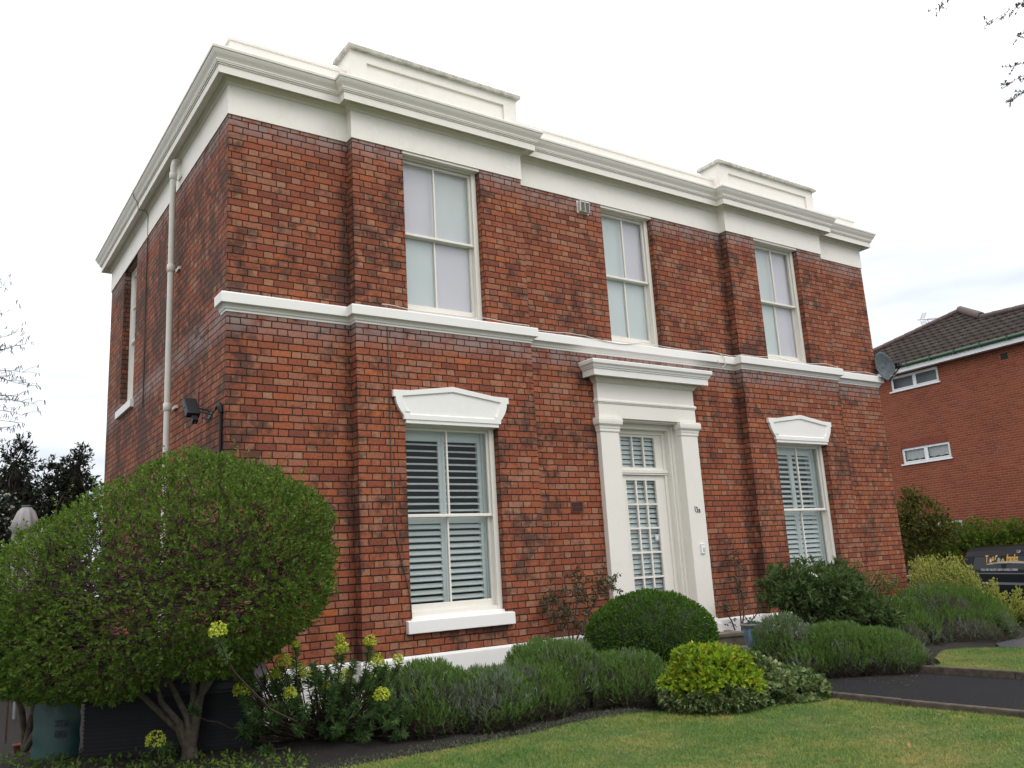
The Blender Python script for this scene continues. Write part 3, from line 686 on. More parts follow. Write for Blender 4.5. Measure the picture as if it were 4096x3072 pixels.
# ---- floodlight on the side wall
fl_c = np.array([-.20, .62, 3.62]); flt = empty('floodlight', (-.0, .55, 3.55), label='small black floodlight bracketed to the left side wall beside the corner', cat='floodlight')
ax = np.array([.04, -.62, -.78]); ax /= np.linalg.norm(ax); ay = np.cross(ax, [0, 0, 1.]); ay /= np.linalg.norm(ay); az = np.cross(ax, ay)
L0 = np.array(flt.location); m = MB()
c0 = fl_c-L0; 
for (s0, s1, t0, t1, w0, w1) in ((-.17, .15, -.045, 0, .085, .085),):
    m.obox(c0, ax, az, ay, .13, .04, .075)
m.build('lamp_housing', M['blackmetal'], flt, bevel=.012)
m = MB(); m.tube([c0+ay*.08, c0+ay*.09+np.array([.10, 0, -.02]), (0.0, -.05, -.02)], .010, 6); m.tube([c0-ay*.08, c0-ay*.09+np.array([.10, 0, -.02]), (0.0, .05, -.02)], .010, 6)
m.box(-.01, 0, -.08, .08, -.05, .01); m.build('bracket', M['blackmetal'], flt)
m = MB(); m.obox(c0+ax*.20, ax, az, ay, .035, .03, .03); m.tube([c0+ax*.2, c0+ax*.26], [.018, .012], 8); m.build('motion_sensor', M['black'], flt)

# ---- front steps
stp = empty('front_steps', (6.2, -.8, G), label='two weathered stone steps leading up to the front door', cat='steps')
def loc(poly, o): return [(p[0]-o.location.x, p[1]-o.location.y) for p in poly]
m = MB(); m.prism(loc([(5.0, -.02), (5.0, -.40), (6.70, -.40), (7.17, -.58), (7.36, -.05)], stp), -.1, .372-.045); 
m.prism(loc([(4.98, -.02), (4.98, -.43), (6.70, -.43), (7.20, -.615), (7.40, -.05)], stp), .372-.044, .372); m.build('step', M['stone'], stp, bevel=.008)
m = MB(); m.prism(loc([(5.0, -.41), (5.0, -1.25), (6.1, -1.28), (6.65, -1.50), (7.15, -1.70), (7.45, -.60), (7.22, -.63), (6.68, -.45)], stp), -.1, .16)
m.prism(loc([(4.98, -.41), (4.98, -1.29), (6.1, -1.32), (6.65, -1.54), (7.17, -1.74), (7.49, -.59), (7.22, -.63), (6.68, -.45)], stp), .161, .203); m.build('step', M['stone'], stp, bevel=.008)

# ------------------------------------------------------------------ foliage helpers
def unit(a): return a/(np.linalg.norm(a, axis=-1, keepdims=True)+1e-9)
def leaves(name, P, D, N, L, W, mats, parent=None, idx=None, fold=.18, droop=0.):
    P = np.asarray(P); n = len(P); D = unit(np.asarray(D)); Sd = unit(np.cross(D, N)); N = np.cross(Sd, D)
    L = np.broadcast_to(L, n)[:, None]; W = np.broadcast_to(W, n)[:, None]
    a = P; b = P+D*L*.45+Sd*W*.5+N*W*fold; c = P+D*L-N*L*droop; d = P+D*L*.45-Sd*W*.5+N*W*fold
    V = np.stack([a, b, c, d], 1).reshape(-1, 3); k = np.arange(n)[:, None]*4
    F = np.concatenate([k+np.array([0, 1, 2]), k+np.array([0, 2, 3])], 1).reshape(-1, 3)
    if idx is not None: idx = np.repeat(idx, 2)
    return np_mesh(name, V, F, mats, parent, idx)
def rdir(n): return unit(rng.normal(size=(n, 3)))
def wob(P, s, seed=0):
    x, y, z = P[:, 0]*s+seed, P[:, 1]*s+seed*1.7, P[:, 2]*s-seed
    return (np.sin(x+1.7*np.sin(y*.8))*np.cos(y*1.1+1.2*np.sin(z))+np.sin(z*1.3+.9*np.sin(x*1.4)))*.5
def shell(n, c, r, zmin=-1., depth=.2, bump=.05, bs=5, seed=0, power=2., flip=None):
    """points near the surface of an ellipsoid with axes E1,E2,Z (r = r1,r2,r_up,r_down)"""
    out = []; nn = []
    need = n
    while need > 0:
        d = rdir(int(need*1.8)+50); d = d[d[:, 2] > zmin][:need]
        rz = np.where(d[:, 2] > 0, r[2], r[3])
        if power != 2.:
            k = (np.abs(d)**power).sum(1)**(-1/power); q = d*k[:, None]
        else: q = d
        loc = np.stack([q[:, 0]*r[0], q[:, 1]*r[1], q[:, 2]*rz], 1)
        nl = unit(np.stack([d[:, 0]/r[0], d[:, 1]/r[1], d[:, 2]/rz], 1))
        s = 1+bump*wob(loc, bs, seed)+bump*.5*wob(loc, bs*2.7, seed+3)
        dep = -depth*rng.exponential(.5, len(loc))
        loc = loc*s[:, None]+nl*np.clip(dep, -2.2*depth, 0)[:, None]
        W3 = np.stack([E1, E2, EZ])
        out.append(loc@W3+np.asarray(c)); nn.append(nl@W3); need -= len(loc)
    return np.concatenate(out), np.concatenate(nn)
def cluster(P, N, k, spread, up=.3, side=.8):
    """k leaves round each shoot tip"""
    n = len(P); ax = unit(N+rdir(n)*.55+np.array([0, 0, up]))
    P2 = np.repeat(P, k, 0); A = np.repeat(ax, k, 0); R_ = unit(np.cross(A, rdir(n*k)))
    t = np.tile(np.linspace(0, 1, k), n)[:, None]
    D = unit(A*(.35+t)+R_*side)
    return P2+A*(t-.6)*spread, D, unit(A+rdir(n*k)*.5)
def twigs(mb, root, targets, r0, r1, sag=.1, seg=5, n=5, jit=.03):
    for T in targets:
        T = np.asarray(T); d = T-root; pts = []
        for i in range(seg+1):
            t = i/seg; p = root+d*t; p = p+np.array([0, 0, 1])*sag*math.sin(t*math.pi)+(rng.normal(size=3)*jit*math.sin(t*math.pi) if 0 < i < seg else 0)
            pts.append(p)
        mb.tube(pts, list(np.linspace(r0, r1, seg+1)), n, cap=False)

# ------------------------------------------------------------------ plants in front of the house
LM = {}
LM['privet'] = leaf_mat('privet_leaf', [(.062, .112, .018), (.095, .165, .024), (.14, .225, .034), (.072, .128, .022), (.20, .25, .06)], .6, .28, 3., .2)
LM['box'] = leaf_mat('box_leaf', [(.045, .105, .016), (.072, .150, .022), (.115, .21, .032)], .55, .25, 5, .2)
LM['lav'] = leaf_mat('lavender_green', [(.085, .150, .040), (.125, .195, .060), (.095, .20, .030)], .8, .22, 4, .15)
LM['lavg'] = leaf_mat('lavender_grey', [(.135, .165, .12), (.20, .23, .18), (.105, .135, .09)], .85, .2, 4, .15)
LM['lavb'] = leaf_mat('lavender_wood', [(.020, .015, .010), (.040, .030, .020), (.014, .010, .007)], .9, 0, 4)
LM['gold'] = leaf_mat('golden_leaf', [(.16, .27, .020), (.22, .35, .026), (.30, .40, .03), (.10, .19, .022), (.50, .42, .03)], .45, .28, 6, .25)
LM['ivy'] = leaf_mat('ivy_leaf', [(.05, .095, .03), (.08, .13, .045), (.30, .33, .16), (.06, .11, .035), (.17, .22, .07)], .5, .2, 6, .25)
LM['laurel'] = leaf_mat('shrub_leaf', [(.055, .092, .032), (.085, .132, .046), (.14, .19, .085)], .55, .25, 4, .15)
LM['euph'] = leaf_mat('spurge_leaf', [(.058, .115, .040), (.092, .165, .058), (.14, .225, .072)], .65, .25, 5, .15)
LM['lime'] = leaf_mat('spurge_bract', [(.38, .43, .03), (.50, .54, .05), (.28, .34, .03)], .6, .2, 9)
LM['grass'] = leaf_mat('strap_leaf', [(.05, .10, .025), (.08, .15, .035)], .45, .2, 5)
LM['rose'] = leaf_mat('rose_leaf', [(.045, .06, .028), (.07, .085, .035), (.10, .06, .03), (.06, .09, .04)], .4, .15, 6)
LM['dark'] = leaf_mat('evergreen_dark', [(.012, .018, .010), (.02, .028, .014), (.03, .038, .018)], .7, .05, 1.5)
LM['ever'] = leaf_mat('evergreen_olive', [(.05, .07, .016), (.085, .10, .022), (.17, .145, .03), (.04, .055, .016)], .7, .15, 1.5, .15)
LM['hedge'] = leaf_mat('hedge_leaf', [(.06, .11, .014), (.095, .16, .02), (.14, .21, .028)], .7, .2, 1.2, .15)
LM['yel'] = leaf_mat('pale_shrub_leaf', [(.30, .32, .085), (.38, .40, .12), (.24, .26, .07)], .7, .25, 2, .15)
LM['white'] = leaf_mat('white_blossom', [(.5, .5, .5), (.65, .62, .64)], .7, .2, 2)

def privet():
    base = np.array([-.60, -1.05, G+.03]); o = empty('privet_tree', base, label='big dome-clipped light green shrub on several stems at the left corner of the house', cat='tree')
    c = atd(765, 2235, 7.40)-base; r = (1.25, 1.10, .92, 1.02)
    def shear(P, N):
        s_ = (P-c)@E1; k = s_ < 0; P = P.copy(); P[k] += np.outer(s_[k]*.50, E1); P[k, 2] += .27*((P[k]-c)@E1); return P, N
    P, N = shear(*shell(11200, c, r, -.97, .17, .05, 6, 1))
    keep = P[:, 2] > .44+.10*wob(P, 5, 4); P, N = P[keep], N[keep]
    A, D, Nn = cluster(P, N, 9, .045, .55, .75)
    L = rng.uniform(.019, .036, len(A))*np.where(A[:, 2] < 1.0, 1.3, 1.)
    leaves('crown', A, D, Nn, L, L*.55, LM['privet'], o)
    # straggling shoots above the clipped line
    P, N = shear(*shell(200, c, r, .1, .01, .05, 6, 2)); Pn = []; Dn = []
    for p, q in zip(P, N):
        d = unit(q+np.array([0, 0, .9])+rng.normal(size=3)*.3); l = rng.uniform(.04, .13)
        for t in np.linspace(0, 1, 7): Pn.append(p+d*l*t); Dn.append(unit(d+rdir(1)[0]*1.2))
    leaves('shoot', np.array(Pn), np.array(Dn), rdir(len(Pn)), .028, .015, LM['privet'], o)
    mb = MB(); f = np.array([.02, 0, 0.])
    limbs = [[f, (-.06, .04, .24), (-.36, .26, .60), (-.75, .55, .95), (-1.1, .8, 1.25)],
             [f+[.01, 0, 0], (.0, .0, .35), (-.12, .10, .65), (-.22, .2, 1.0), (-.3, .3, 1.5)],
             [f+[.02, -.01, 0], (.10, -.02, .45), (.16, .0, .8), (.35, -.1, 1.15), (.6, -.3, 1.5)],
             [f+[.02, 0, 0], (.06, .02, .5), (.05, .1, .85), (.02, .1, 1.2), (.0, .1, 1.7)],
             [f+[.02, 0, 0], (.08, -.02, .48), (.25, -.02, .74), (.42, .0, .92), (.75, -.5, 1.3)],
             [f+[.0, 0, 0], (-.06, .0, .3), (-.20, .06, .50), (-.26, .1, .74), (-.5, .0, 1.2)]]
    mb.tube([(.03, 0, -.05), (.03, 0, .03), (.02, .01, .14), (.02, .01, .26)], [.085, .068, .056, .038], 12)
    for i, l in enumerate(limbs):
        l = [np.array(p)*np.array([1, 1, .92]) for p in l]
        mb.tube(l, [.032, .029, .024, .019, .012], 9)
    mb.build('trunk', M['bark'], o)
    mb = MB(); P, N = shear(*shell(560, c, r, -.95, .03, .03, 6, 1))
    for p in P:
        l = limbs[rng.integers(len(limbs))]; q = np.array(l[4 if p[2] > 1.3 else 3])*np.array([1, 1, .92])
        q = q+(p-q)*rng.uniform(.0, .35)
        twigs(mb, q, [p-(p-q)*.04], .007, .0022, .0, 5, 4, .06)
    P2, N2 = shear(*shell(1500, c, r, -.97, .18, .04, 6, 4))
    for p, q in zip(P2, N2):
        d = unit(q+rdir(1)[0]*.8); mb.tube([p-d*.16, p-d*.08+rng.normal(size=3)*.012, p], [.003, .0025, .0015], 3, cap=False)
    mb.build('branch', M['twig'], o)
privet()
def left_shrub():
    base = np.array([-1.62, .15, G]); o = empty('garden_shrub', base, label='leafy dark green shrub with a leaning stem at the far left edge', cat='shrub')
    c = atd(110, 2560, 7.6)-base; 
    P, N = shell(2300, c, (.62, .45, .36, .42), -.98, .18, .1, 6, 5)
    A, D, Nn = cluster(P, N, 5, .05, .1); L = rng.uniform(.035, .06, len(A)); leaves('crown', A, D, Nn, L, L*.6, LM['privet'], o)
    mb = MB()
    t = atd(100, 3000, 7.9)-base
    for top in ((260, 2700), (180, 2650), (60, 2640)): twigs(mb, t, [atd(*top, 7.8)-base], .035, .02, 0, 5, 8, .02)
    twigs(mb, c-[0, 0, .2], list(P[::25]), .01, .003, 0, 4, 4, .04)
    mb.build('trunk', M['bark'], o)
left_shrub()
def storage_box():
    o = empty('storage_box', (-.53, -.465, G), math.atan2(-.56, 1.05), label='low black garden storage box with domed lid behind the clipped shrub stems', cat='storage box')
    m = MB(); w, d, h = .71, .34, .52
    m.box(-w, w, -d, d, 0, h)
    for k in range(14): m.box(-w-.006, w+.006, -d-.006, -d, .02+k*.034, .042+k*.034)
    m.build('box_body', M['black'], o, bevel=.01)
    m = MB(); n = 14; V = []
    for sx in (-w-.03, w+.03):
        for i in range(n+1):
            a = math.pi*i/n; V.append((sx, -(d+.03)*math.cos(a), h+.01+.22*math.sin(a)**.8))
    F = [(i, i+1, n+2+i, n+1+i) for i in range(n)]+[tuple(range(n+1))[::-1], tuple(range(n+1, 2*n+2)), (0, n+1, 2*n+1, n)]
    m.add(V, F); m.box(-w-.035, w+.035, -d-.035, d+.035, h-.02, h+.015); m.build('lid', M['blackmetal'], o, bevel=.01)
storage_box()
def bag():
    o = empty('compost_bag', (-1.48, -.02, G), -.45, label='teal plastic sack with dark lettering standing behind the left shrub stem', cat='sack')
    V = []; nx, nz = 8, 10
    for s in (-1, 1):
        for j in range(nz+1):
            for i in range(nx+1):
                u = i/nx*2-1; v = j/nz; t = (.09*(1-abs(u)**2.5)*(1-.8*v**3)*(.6+.4*(1-v)))+.004
                V.append((u*.20+.006*math.sin(v*17+u*3), s*t+.006*math.sin(u*9+v*11), v*.50+.012*math.sin(u*7)*v))
    F = []; K = (nx+1)*(nz+1)
    for s in (0, 1):
        for j in range(nz):
            for i in range(nx):
                a = s*K+j*(nx+1)+i; q = (a, a+1, a+nx+2, a+nx+1); F.append(q if s == 0 else q[::-1])
    m = MB(); m.add(V, F, 0, True); b = m.build('sack_body', flat_mat('teal_plastic', (.010, .055, .05), .5), o)
    ink = flat_mat('sack_ink', (.012, .015, .018), .6)
    R4 = Matrix.Rotation(math.radians(90), 4, 'X')
    text_mesh('sack_lettering', 'za', .11, ink, Matrix.Translation((.02, -.105, .30)) @ R4, b, .001, bold=.004)
    text_mesh('sack_lettering', 'as', .11, ink, Matrix.Translation((.02, -.105, .21)) @ R4, b, .001, bold=.004)
bag()
def terracotta(x, y, r, lab):
    m = MB(); m.lathe((0, 0, 0), [(0, 0), (r*.7, 0), (r, r*1.4), (r*1.08, r*1.4), (r*1.08, r*1.7), (r*.95, r*1.7), (r*.9, r*1.3), (0, r*1.3)], 18)
    o = m.build('flower_pot', flat_mat('terracotta_pot', (.22, .07, .035), .85, var=.2), None); o.location = (x, y, G); tag(o, lab, 'flower pot')
p = onax(262, 3000, 2, .25); terracotta(p[0]-.0, p[1], .05, 'small terracotta pot on the soil right of the teal sack')
p = onax(75, 2990, 2, .25); terracotta(p[0], p[1], .05, 'small terracotta pot on the soil left of the teal sack')

def euphorbia():
    base = onax(1270, 2950, 2, G); o = empty('spurge_plant', base, label='sprawling dark-stemmed plant with lime green flower heads beside the clipped shrub', cat='plant')
    heads = [(1265, 150, 48), (1290, 265, 68), (1605, 185, 62), (1675, 400, 74), (1915, 380, 52), (650, 400, 74), (785, 460, 60), (920, 540, 76), (540, 560, 70), (190, 720, 82),
             (720, 760, 62), (1105, 670, 48), (1325, 570, 72), (1735, 780, 76), (315, 970, 58), (780, 215, 42)]
    H = [(900+x*.3617, 2500+y*.3617, r*.3617, rng.uniform(7.4, 7.9)) for x, y, r in heads]+[(872, 2522, 30, 6.35)]
    stems = MB(); LP, LD, LN, LL = [], [], [], []
    def stem(tip, rt=.0075, leaf=.26, root=None):
        root = rng.normal(size=3)*[.07, .07, 0] if root is None else root
        d = tip-root; flat = np.array([d[0], d[1], 0.])
        c1 = root+flat*.45+np.array([0, 0, d[2]*.22]); c2 = root+flat*.85+np.array([0, 0, d[2]*.55])
        pts = []
        for t in np.linspace(0, 1, 11): pts.append((1-t)**3*root+3*(1-t)**2*t*c1+3*(1-t)*t*t*c2+t**3*tip+rng.normal(size=3)*.006)
        stems.tube(pts, list(np.linspace(.011, rt*.6, 11)), 6)
        pts = np.array(pts); seg = unit(pts[-1]-pts[-3])
        n = 84
        for t in rng.uniform(0, 1, n)**.8:
            p = tip-seg*leaf*(1-t)*1.0; 
            R_ = unit(np.cross(seg, rdir(1)[0])); LP.append(p); LD.append(unit(R_*.9+seg*(.25+.7*t)-np.array([0, 0, .15]))); LN.append(seg+rdir(1)[0]*.3); LL.append(rng.uniform(.045, .075))
    for (x, y, r, dp_) in H:
        c = atd(x, y, dp_)-base; R_ = r/FPX*dp_*1.22; c = c-ray(x, y)*.12
        stem(c-np.array([0, 0, R_*.7]))
        n = int(170*(R_/.06)**2); d = rdir(n); d[:, 2] = np.abs(d[:, 2])*1.2-.5; d = unit(d)
        rad = R_*(rng.uniform(.72, 1.02, n)); P = c+d*rad[:, None]*[1, 1, 1.05]
        leaves('flower_head', P-d*.006, unit(np.cross(d, rdir(n))+d*.5), d, rng.uniform(.014, .022, n), rng.uniform(.016, .022, n), LM['lime'], o, fold=.1)
    for k in range(125):
        x = rng.uniform(940, 1640); y = rng.uniform(2640+abs(x-1350)*.12, 2950); stem(atd(x, y, rng.uniform(7.35, 8.0))-base, .006, .17)
    for k in range(16):                                          # bare old stems
        x = rng.uniform(940, 1150); y = rng.uniform(2620, 2760); tip = atd(x, y, rng.uniform(7.4, 7.8))-base
        twigs(stems, np.array([rng.uniform(-.1, .05), 0, 0]), [tip], .009, .005, -.1, 7, 5, .02)
    # arching stems to the left with a leafy whorl each
    for x, y in ((765, 2835), (1010, 2850), (1085, 2855), (1060, 3000)):
        tip = atd(x, y, 7.3)-base; stem(tip, .007, .10)
    stems.build('stem', M['twig'], o)
    leaves('foliage', np.array(LP), np.array(LD), np.array(LN), np.array(LL), .013, LM['euph'], o, droop=.15)
    # low outlying one by the tree foot
    b2 = onax(660, 3010, 2, G+.02); o2 = empty('spurge_plant', b2, label='single low spurge stem with one lime flower head at the foot of the clipped shrub', cat='plant')
    c = atd(622, 2962, 7.05)-b2; n = 190; d = rdir(n); d[:, 2] = np.abs(d[:, 2])*1.2-.5; d = unit(d)
    leaves('flower_head', c+d*.072, unit(np.cross(d, rdir(n))+d*.5), d, .019, .020, LM['lime'], o2, fold=.1)
    n = 160; t = rng.uniform(0, 1, n)[:, None]; ax = c; P = np.array([.12, .0, .0])*(1-t)+(c-[0, 0, .04])*t
    leaves('foliage', P, unit(rdir(n)+[0, 0, .2]), rdir(n), .07, .010, LM['euph'], o2, droop=.15)
    mb = MB(); mb.tube([(.12, 0, 0), c*.6, c], .007, 6); mb.build('stem', M['twig'], o2)
euphorbia()
def small_variegated():
    b = onax(1540, 2900, 2, G); o = empty('variegated_shrub', b, label='small yellow and green variegated shrub between spurge and lavender', cat='shrub')
    c = atd(1525, 2790, 8.1)-b; P, N = shell(900, c, (.22, .2, .26, .3), -.9, .15, .15, 9, 3)
    A, D, Nn = cluster(P, N, 5, .04, .3); L = rng.uniform(.03, .05, len(A)); leaves('foliage', A, D, Nn, L, L*.45, [LM['gold'], LM['privet']], o, idx=(wob(A, 7, 2) < .05).astype(int))
    mb = MB(); twigs(mb, np.array([0, 0, 0.]), list(P[::30]), .008, .003, 0, 4, 4, .03); mb.build('stem', M['twig'], o)
small_variegated()

def lavender(name_label, base, blobs, n=9000, grey=.0, green=0., seed=0):
    o = empty('lavender_bush', base, label=name_label, cat='shrub', group='lavender bushes along the front bed')
    Ps, Ns = [], []
    tot = sum(b[1][0]*b[1][1] for b in blobs)
    for c, r in blobs:
        c = np.asarray(c, float)-base; k = int(n*r[0]*r[1]/tot)
        P, N = shell(k, c, (r[0], r[1], r[2], r[2]), -.30, .07, .09, 7, seed+1, power=2.7)
        Ps.append(P); Ns.append(N)
    P = np.concatenate(Ps); N = np.concatenate(Ns)
    # drop sprigs buried inside a neighbouring mound
    keep = P[:, 2] > .02
    for c, r in blobs:
        q = P-(np.asarray(c, float)-base); e = ((q@E1)/r[0])**2+((q@E2)/r[1])**2+(q[:, 2]/r[2])**2; keep &= e > .50
    P, N = P[keep], N[keep]
    side = np.clip((.36-N[:, 2])/.30, 0, 1)*np.clip(1.35-P[:, 2]/.20, 0, 1)       # bare woody flanks low down
    K = 9; A, D, Nn = cluster(P, N*.5+rng.normal(size=N.shape)*.12, K, .090, .95, .40); m = len(A)
    v = wob(P, 5.5, seed)+rng.normal(size=len(P))*.30+np.where((N[:, 2] < .62) & (N[:, 2] > .15), .35, -.10)
    idx = np.where(v > .50-grey, 1, 0); idx = np.where(rng.uniform(0, 1, len(P)) < side*.92, 2, idx); idx = np.repeat(idx, K)
    L = rng.uniform(.032, .062, m)*np.where(idx == 2, 1.5, 1.)
    D = np.where((idx == 2)[:, None], unit(D+rdir(m)*.9), D)
    leaves('foliage', A, D, Nn, L, np.where(idx == 2, .0045, .0090), [LM['lav'], LM['lavg'], LM['lavb']], o, idx=idx, fold=.12)
    mb = MB()
    for c, r in blobs:
        c = np.asarray(c, float)-base; q, nn = shell(int(260*r[0]), c, (r[0], r[1], r[2], r[2]), -.3, .1, .05, 7, seed)
        for p in q:
            rt = np.array([c[0]+(p[0]-c[0])*.45, c[1]+(p[1]-c[1])*.45, 0.])
            mb.tube([rt, rt+(p-rt)*.5+rng.normal(size=3)*.03-[0, 0, .03], p], [.006, .004, .002], 4, cap=False)
    mb.build('stem', M['twig'], o)
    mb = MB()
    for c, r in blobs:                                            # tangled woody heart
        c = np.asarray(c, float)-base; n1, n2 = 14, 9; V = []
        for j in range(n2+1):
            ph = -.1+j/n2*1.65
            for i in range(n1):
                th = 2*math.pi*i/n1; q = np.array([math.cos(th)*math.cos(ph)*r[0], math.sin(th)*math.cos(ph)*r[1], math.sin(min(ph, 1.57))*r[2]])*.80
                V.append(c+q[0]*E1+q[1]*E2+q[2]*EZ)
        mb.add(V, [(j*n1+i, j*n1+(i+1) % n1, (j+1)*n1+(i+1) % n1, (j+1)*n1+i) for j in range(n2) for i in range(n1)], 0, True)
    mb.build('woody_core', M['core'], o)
    return o
g = lambda px, py, z=G: onax(px, py, 2, z)
def B_(px, py, d, rx, ry, rz, dz=0): p = atd(px, py, d); return ((p[0], p[1], max(p[2]-rz, G-.02)), (rx, ry, rz))
lavender('low lavender bush between the lime spurge and the larger lavender mound', np.array([1.55, -1.75, G]), [((1.38, -1.72, G+.12), (.44, .48, .46)), ((1.90, -1.95, G+.10), (.46, .44, .38))], 5200, -.05, 0, 1)
lavender('wide green lavender mound under the big front window, left of the round box ball', np.array([3.2, -1.9, G]), [((3.0, -1.55, G+.12), (.58, .60, .52)), ((3.62, -1.98, G+.08), (.50, .50, .40)), ((2.50, -1.80, G+.08), (.46, .46, .40))], 7800, -.05, 0, 2)
lavender('grey-green lavender bush bulging over the path, beside the blue pot', np.array([6.5, -2.3, G]), [((6.25, -1.95, G+.05), (.38, .42, .62)), ((6.62, -2.45, G+.05), (.50, .50, .50)), ((7.0, -2.75, G+.02), (.50, .48, .44)), ((6.25, -2.35, G+.02), (.35, .35, .34))], 7600, .30, 0, 3)
lavender('large far lavender mass in the bed at the right end of the house', np.array([10.2, -1.5, G]), [((9.7, -.95, G+.05), (.95, .70, .62)), ((10.7, -1.45, G+.15), (.85, .65, .66)), ((9.4, -1.45, G+.02), (.6, .5, .45)), ((11.2, -1.75, G+.05), (.45, .45, .55)), ((10.4, -1.9, G+.0), (.8, .40, .45))], 8200, -.02, 0, 4)

def box_ball():
    b = np.array([4.72, -1.12, G]); o = empty('box_ball', b, label='tight dark green clipped round bush in front of the white doorway', cat='shrub')
    c = atd(2603, 2548, 10.3)-b; c[2] = .52; r = (.785, .70, .565, .52)
    P, N = shell(6800, c, r, -.95, .035, .022, 11, 6); 
    A, D, Nn = cluster(P, N, 9, .045, .10, .6); L = rng.uniform(.018, .030, len(A))
    leaves('foliage', A, D, Nn, L, L*.6, LM['box'], o)
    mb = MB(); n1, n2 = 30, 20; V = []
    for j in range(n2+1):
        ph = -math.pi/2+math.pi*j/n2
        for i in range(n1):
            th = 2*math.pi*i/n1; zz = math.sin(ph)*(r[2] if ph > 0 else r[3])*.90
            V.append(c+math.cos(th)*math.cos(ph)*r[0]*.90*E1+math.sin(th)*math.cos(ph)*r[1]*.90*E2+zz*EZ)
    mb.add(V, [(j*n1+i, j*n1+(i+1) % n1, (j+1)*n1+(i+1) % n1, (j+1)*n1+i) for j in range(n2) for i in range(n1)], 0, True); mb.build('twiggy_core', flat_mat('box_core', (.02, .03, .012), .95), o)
box_ball()
def gold_and_ivy():
    b = np.array([3.72, -2.92, G]); o = empty('golden_shrub', b, label='bright yellow-green leafy mound at the lawn edge before the box ball', cat='shrub')
    c = atd(2850, 2735, 8.35)-b; c[2] = .16
    P, N = shell(1750, c, (.49, .42, .44, .2), -.5, .07, .12, 8, 8)
    A, D, Nn = cluster(P, N, 8, .055, .3); L = rng.uniform(.035, .060, len(A)); low = (A[:, 2] < .16+.15*wob(A, 6)).astype(int)
    leaves('foliage', A, D, Nn, L, L*.55, [LM['gold'], LM['ivy']], o, idx=low)
    mb = MB(); twigs(mb, np.array([0, 0, 0.]), list(P[::40]), .01, .003, 0, 4, 4, .03); mb.build('stem', M['twig'], o)
    b = np.array([4.25, -3.02, G]); o = empty('ivy_mound', b, label='variegated ivy trailing over the kerb right of the golden mound', cat='plant')
    P1, N1 = shell(1150, np.array([-.02, .03, .02]), (.52, .38, .48, .1), -.2, .05, .12, 8, 9); P2, N2 = shell(620, np.array([.42, -.22, .0]), (.36, .30, .32, .1), -.2, .04, .12, 9, 9)
    P = np.concatenate([P1, P2]); N = np.concatenate([N1, N2]); k = P[:, 2] > .0; P, N = P[k], N[k]
    A, D, Nn = cluster(P, N, 5, .05, -.1, .9); L = rng.uniform(.035, .065, len(A)); leaves('foliage', A, D, N.repeat(5, 0)+rdir(len(A))*.5, L, L*.9, LM['ivy'], o, fold=.08)
    mb = MB(); twigs(mb, np.array([0, 0, 0.]), list(P[::40]), .008, .003, .03, 4, 4, .03); mb.build('stem', M['twig'], o)
    b = onax(2690, 2830, 2, G); o = empty('strap_leaf_clump', b, label='clump of arching grassy leaves on the left of the golden mound', cat='plant')
    mb = MB(); V = []; F = []
    for k in range(90):
        a = rng.uniform(0, 6.28); L = rng.uniform(.18, .36); d = np.array([math.cos(a), math.sin(a), 0]); s = np.array([-d[1], d[0], 0])*.006; r0 = rng.normal(size=3)*[.06, .06, 0]; n0 = len(V); ar = rng.uniform(.35, .9)
        for i in range(6):
            t = i/5; p = r0+d*L*t*ar+np.array([0, 0, L*(t*1.3-t*t*.95*ar*1.2)]); wd = (1-t*.85); V += [p+s*wd, p-s*wd]
        F += [(n0+2*i, n0+2*i+1, n0+2*i+3, n0+2*i+2) for i in range(5)]
    np_mesh('blades', V, F, LM['grass'], o)
gold_and_ivy()
def pot():
    b = np.array([6.72, -1.12, G+.205]); o = empty('plant_pot', b, label='blue glazed pot with a small succulent on the lower front step', cat='plant pot')
    m = MB(); m.lathe((0, 0, 0), [(0, 0), (.095, 0), (.105, .01), (.10, .03), (.125, .10), (.142, .18), (.145, .25), (.140, .285), (.165, .30), (.172, .315), (.165, .33), (.145, .328), (.135, .30), (0, .295)], 36)
    n = NT('blue_glaze'); c = n.obj(); sep = n.n('ShaderNodeMapping'); sep.inputs['Scale'].default_value = (30, 30, 3); n.t.links.new(c, sep.inputs[0])
    n.base(n.ramp(n.noise(sep.outputs[0], 1., 4), [(.3, (.06, .11, .17)), (.55, (.12, .21, .30)), (.75, (.24, .33, .38))])); n.rough(.3)
    m.build('pot_body', n.m, o)
    m = MB(); m.lathe((0, 0, 0), [(.160, .312), (.1735, .3125), (.176, .322), (.166, .335), (.15, .334)], 36); m.build('rim', flat_mat('pot_rim', (.24, .20, .14), .5), o)
    P = np.array([[r*math.cos(a), r*math.sin(a), .31+.03*(1-r/.14)] for r, a in zip(rng.uniform(0, .13, 60), rng.uniform(0, 6.28, 60))])
    A, D, Nn = cluster(P, np.tile([0, 0, 1.], (60, 1)), 10, .02, .5, 1.1); leaves('succulent', A, D, Nn, .03, .014, leaf_mat('succulent_leaf', [(.09, .17, .13), (.14, .24, .19), (.07, .13, .10)], .5, .1), o)
pot()
